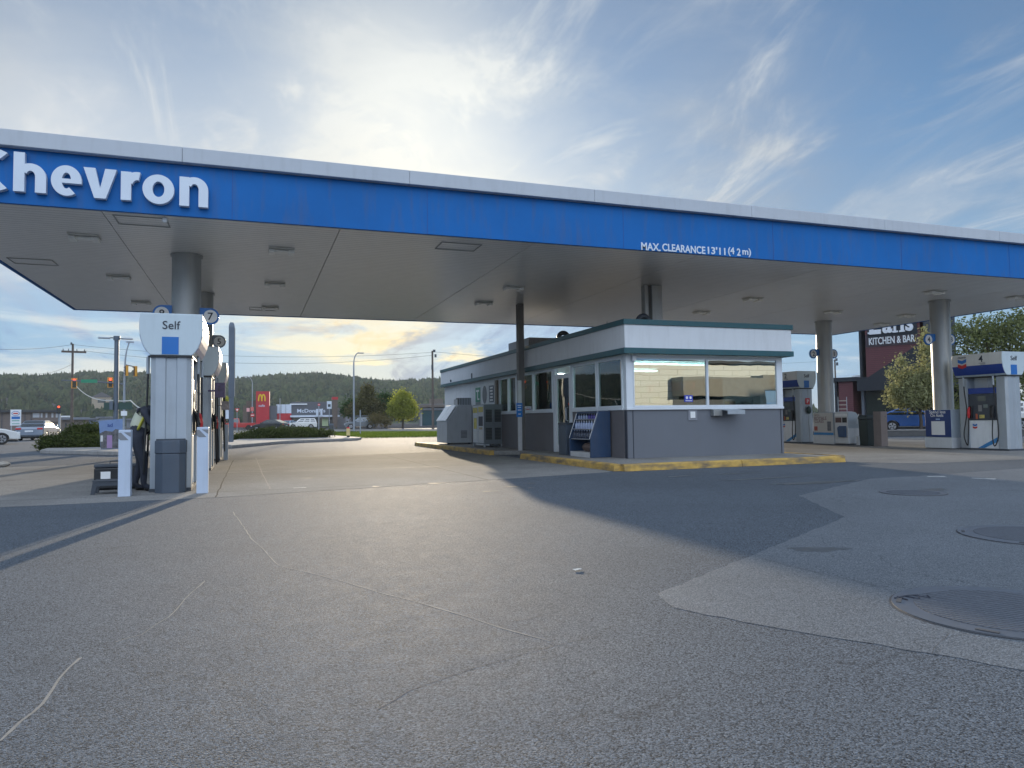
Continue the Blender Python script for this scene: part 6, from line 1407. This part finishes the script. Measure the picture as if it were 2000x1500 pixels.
# picture board
D = 28; t = empty('picture_board', gp(216, D), facing(216, D, -8), 'large picture board with blue sky and lilac figure behind the left bollard', 'poster board'); k = D/FPX; z = lambda y: zat(216, y, D)
pb = MB().prism([(-19*k, 0, z(822)), (22*k, 0, z(818)), (22*k, 0, z(878)), (-15*k, 0, z(878))], (0, .05, 0)).build('board', mat('board_sky', (.22, .32, .55), .5, var=.12), t)
MB().prism([(-17.5*k, -.004, z(846)), (-8*k, -.004, z(841)), (4*k, -.004, z(843)), (10*k, -.004, z(838)), (20*k, -.004, z(841)), (20*k, -.004, z(876)), (-15*k, -.004, z(876))], (0, .003, 0)).build('figures', mat('board_figures', (.14, .14, .15), .5, var=.9, vscale=7), pb)
MB().box(-5*k, 4*k, -.012, -.005, z(875), z(850)).build('lilac_shape', mat('board_lilac', (.42, .28, .50), .5), pb); MB().box(-16*k, -12*k, -.012, -.005, z(862), z(850)).build('pale_shape', paper, pb)
text('ad', 'lettering', brand, pb, (0, -.006, z(830)), FY_, w=9*k, extrude=.003)
for x in (-12, 15): MB().box(x*k-.02, x*k+.02, .05, .09, 0, z(860)).build('leg', dark, t)

# ------------------------------------------------------------------ block building across the lot behind the viewer (seen in the store glass)
blk = mat('block_cream', (.62, .57, .42), .85, var=.06, vscale=1)
def blocks():
    nt = blk.node_tree; N = nt.nodes; L = nt.links; bs = N['Principled BSDF']; tc = N.new('ShaderNodeTexCoord'); mp = N.new('ShaderNodeMapping'); L.new(tc.outputs['Object'], mp.inputs[0]); mp.inputs['Rotation'].default_value = (R(90), 0, 0)
    bk = N.new('ShaderNodeTexBrick'); L.new(mp.outputs[0], bk.inputs[0]); bk.inputs['Scale'].default_value = 1; bk.inputs['Brick Width'].default_value = 1.6; bk.inputs['Row Height'].default_value = .42; bk.inputs['Mortar Size'].default_value = .018
    bk.inputs['Color1'].default_value = (.60, .61, .57, 1); bk.inputs['Color2'].default_value = (.57, .58, .54, 1); bk.inputs['Mortar'].default_value = (.36, .36, .33, 1); L.new(bk.outputs[0], bs.inputs['Base Color'])
blocks()
t = empty('block_building', (29.8, -17, 0), 0, 'cream block building with brown overhang, seen only reflected in the store windows', 'building')
MB().box(-20, 0, -12, 0, 0, 5.1).build('wall', blk, t); MB().box(.01, 16, -12, 0, 3.9, 5.0).build('wall', blk, t); MB().box(.01, 16, -12, -11, 0, 3.89).build('back_wall', inn, t)
ov = mat('overhang_brown', (.20, .19, .165), .8, var=.1)
MB().box(-.6, 6.5, .01, 1.6, 2.6, 4.0).build('overhang', ov, t); MB().box(6.51, 17, .01, 1.4, 3.1, 4.2).build('overhang', ov, t)
MB().box(-.5, 6.5, -.05, .0, 0, 2.38).build('dark_front', dark, t) if False else MB().box(-.5, 6.5, .012, .05, 0, 2.38).build('dark_front', dark, t)
for x in (6.6, 16.2): MB().box(x, x+.5, .1, .9, 0, 3.09).build('pillar', ov, t)
MB().box(-20.1, 16.1, -12.1, .1, 5.12, 5.3).build('roof', slate, t)
t = empty('delivery_van', (38.5, -9.5, 0), 0, 'dark boxy van parked by the block building, seen only as a reflection', 'van')
MB().prism([(-2.5, -1, .35), (2.6, -1, .35), (2.6, -1, 1.2), (2.0, -1, 1.45), (1.5, -1, 2.2), (-2.5, -1, 2.3)], (0, 2, 0)).build('body', mat('van_dark', (.03, .045, .05), .4, coat=.5), t, bevel=.06)
MB().prism([(1.45, 1.005, 1.4), (2.0, 1.005, 1.4), (1.6, 1.005, 2.05), (1.2, 1.005, 2.05)], (0, .01, 0)).build('side_window', cglass, t)
for x in (-1.6, 1.7):
    for s in (-1, 1): MB().cyl((x, s*.8, .36), (x, s*1.0, .36), .36, n=18).build('wheel', tyre, t)
tree('leafy_tree', (47, -14, 0), [(0, 0, 4.2, 2.4, 2.4, 2.2), (1, .5, 3.2, 2.2, 2, 1.6)], 3500, .15, greenl, 'street tree beside the block building, seen only as a reflection', top=3.5)
# ------------------------------------------------------------------ haze
hzm = bpy.data.materials.new('haze_air'); hzm.use_nodes = True; nt = hzm.node_tree; nt.nodes.clear()
out = nt.nodes.new('ShaderNodeOutputMaterial'); pv = nt.nodes.new('ShaderNodeVolumePrincipled'); nt.links.new(pv.outputs[0], out.inputs['Volume'])
pv.inputs['Color'].default_value = (.75, .86, 1, 1); pv.inputs['Density'].default_value = .0002; pv.inputs['Anisotropy'].default_value = .2
hz = MB().box(-1000, 1000, -120, 1000, -1.5, 60).build('haze', hzm); tag(hz, 'thin bluish evening haze over the town and hills', 'haze', kind='stuff')
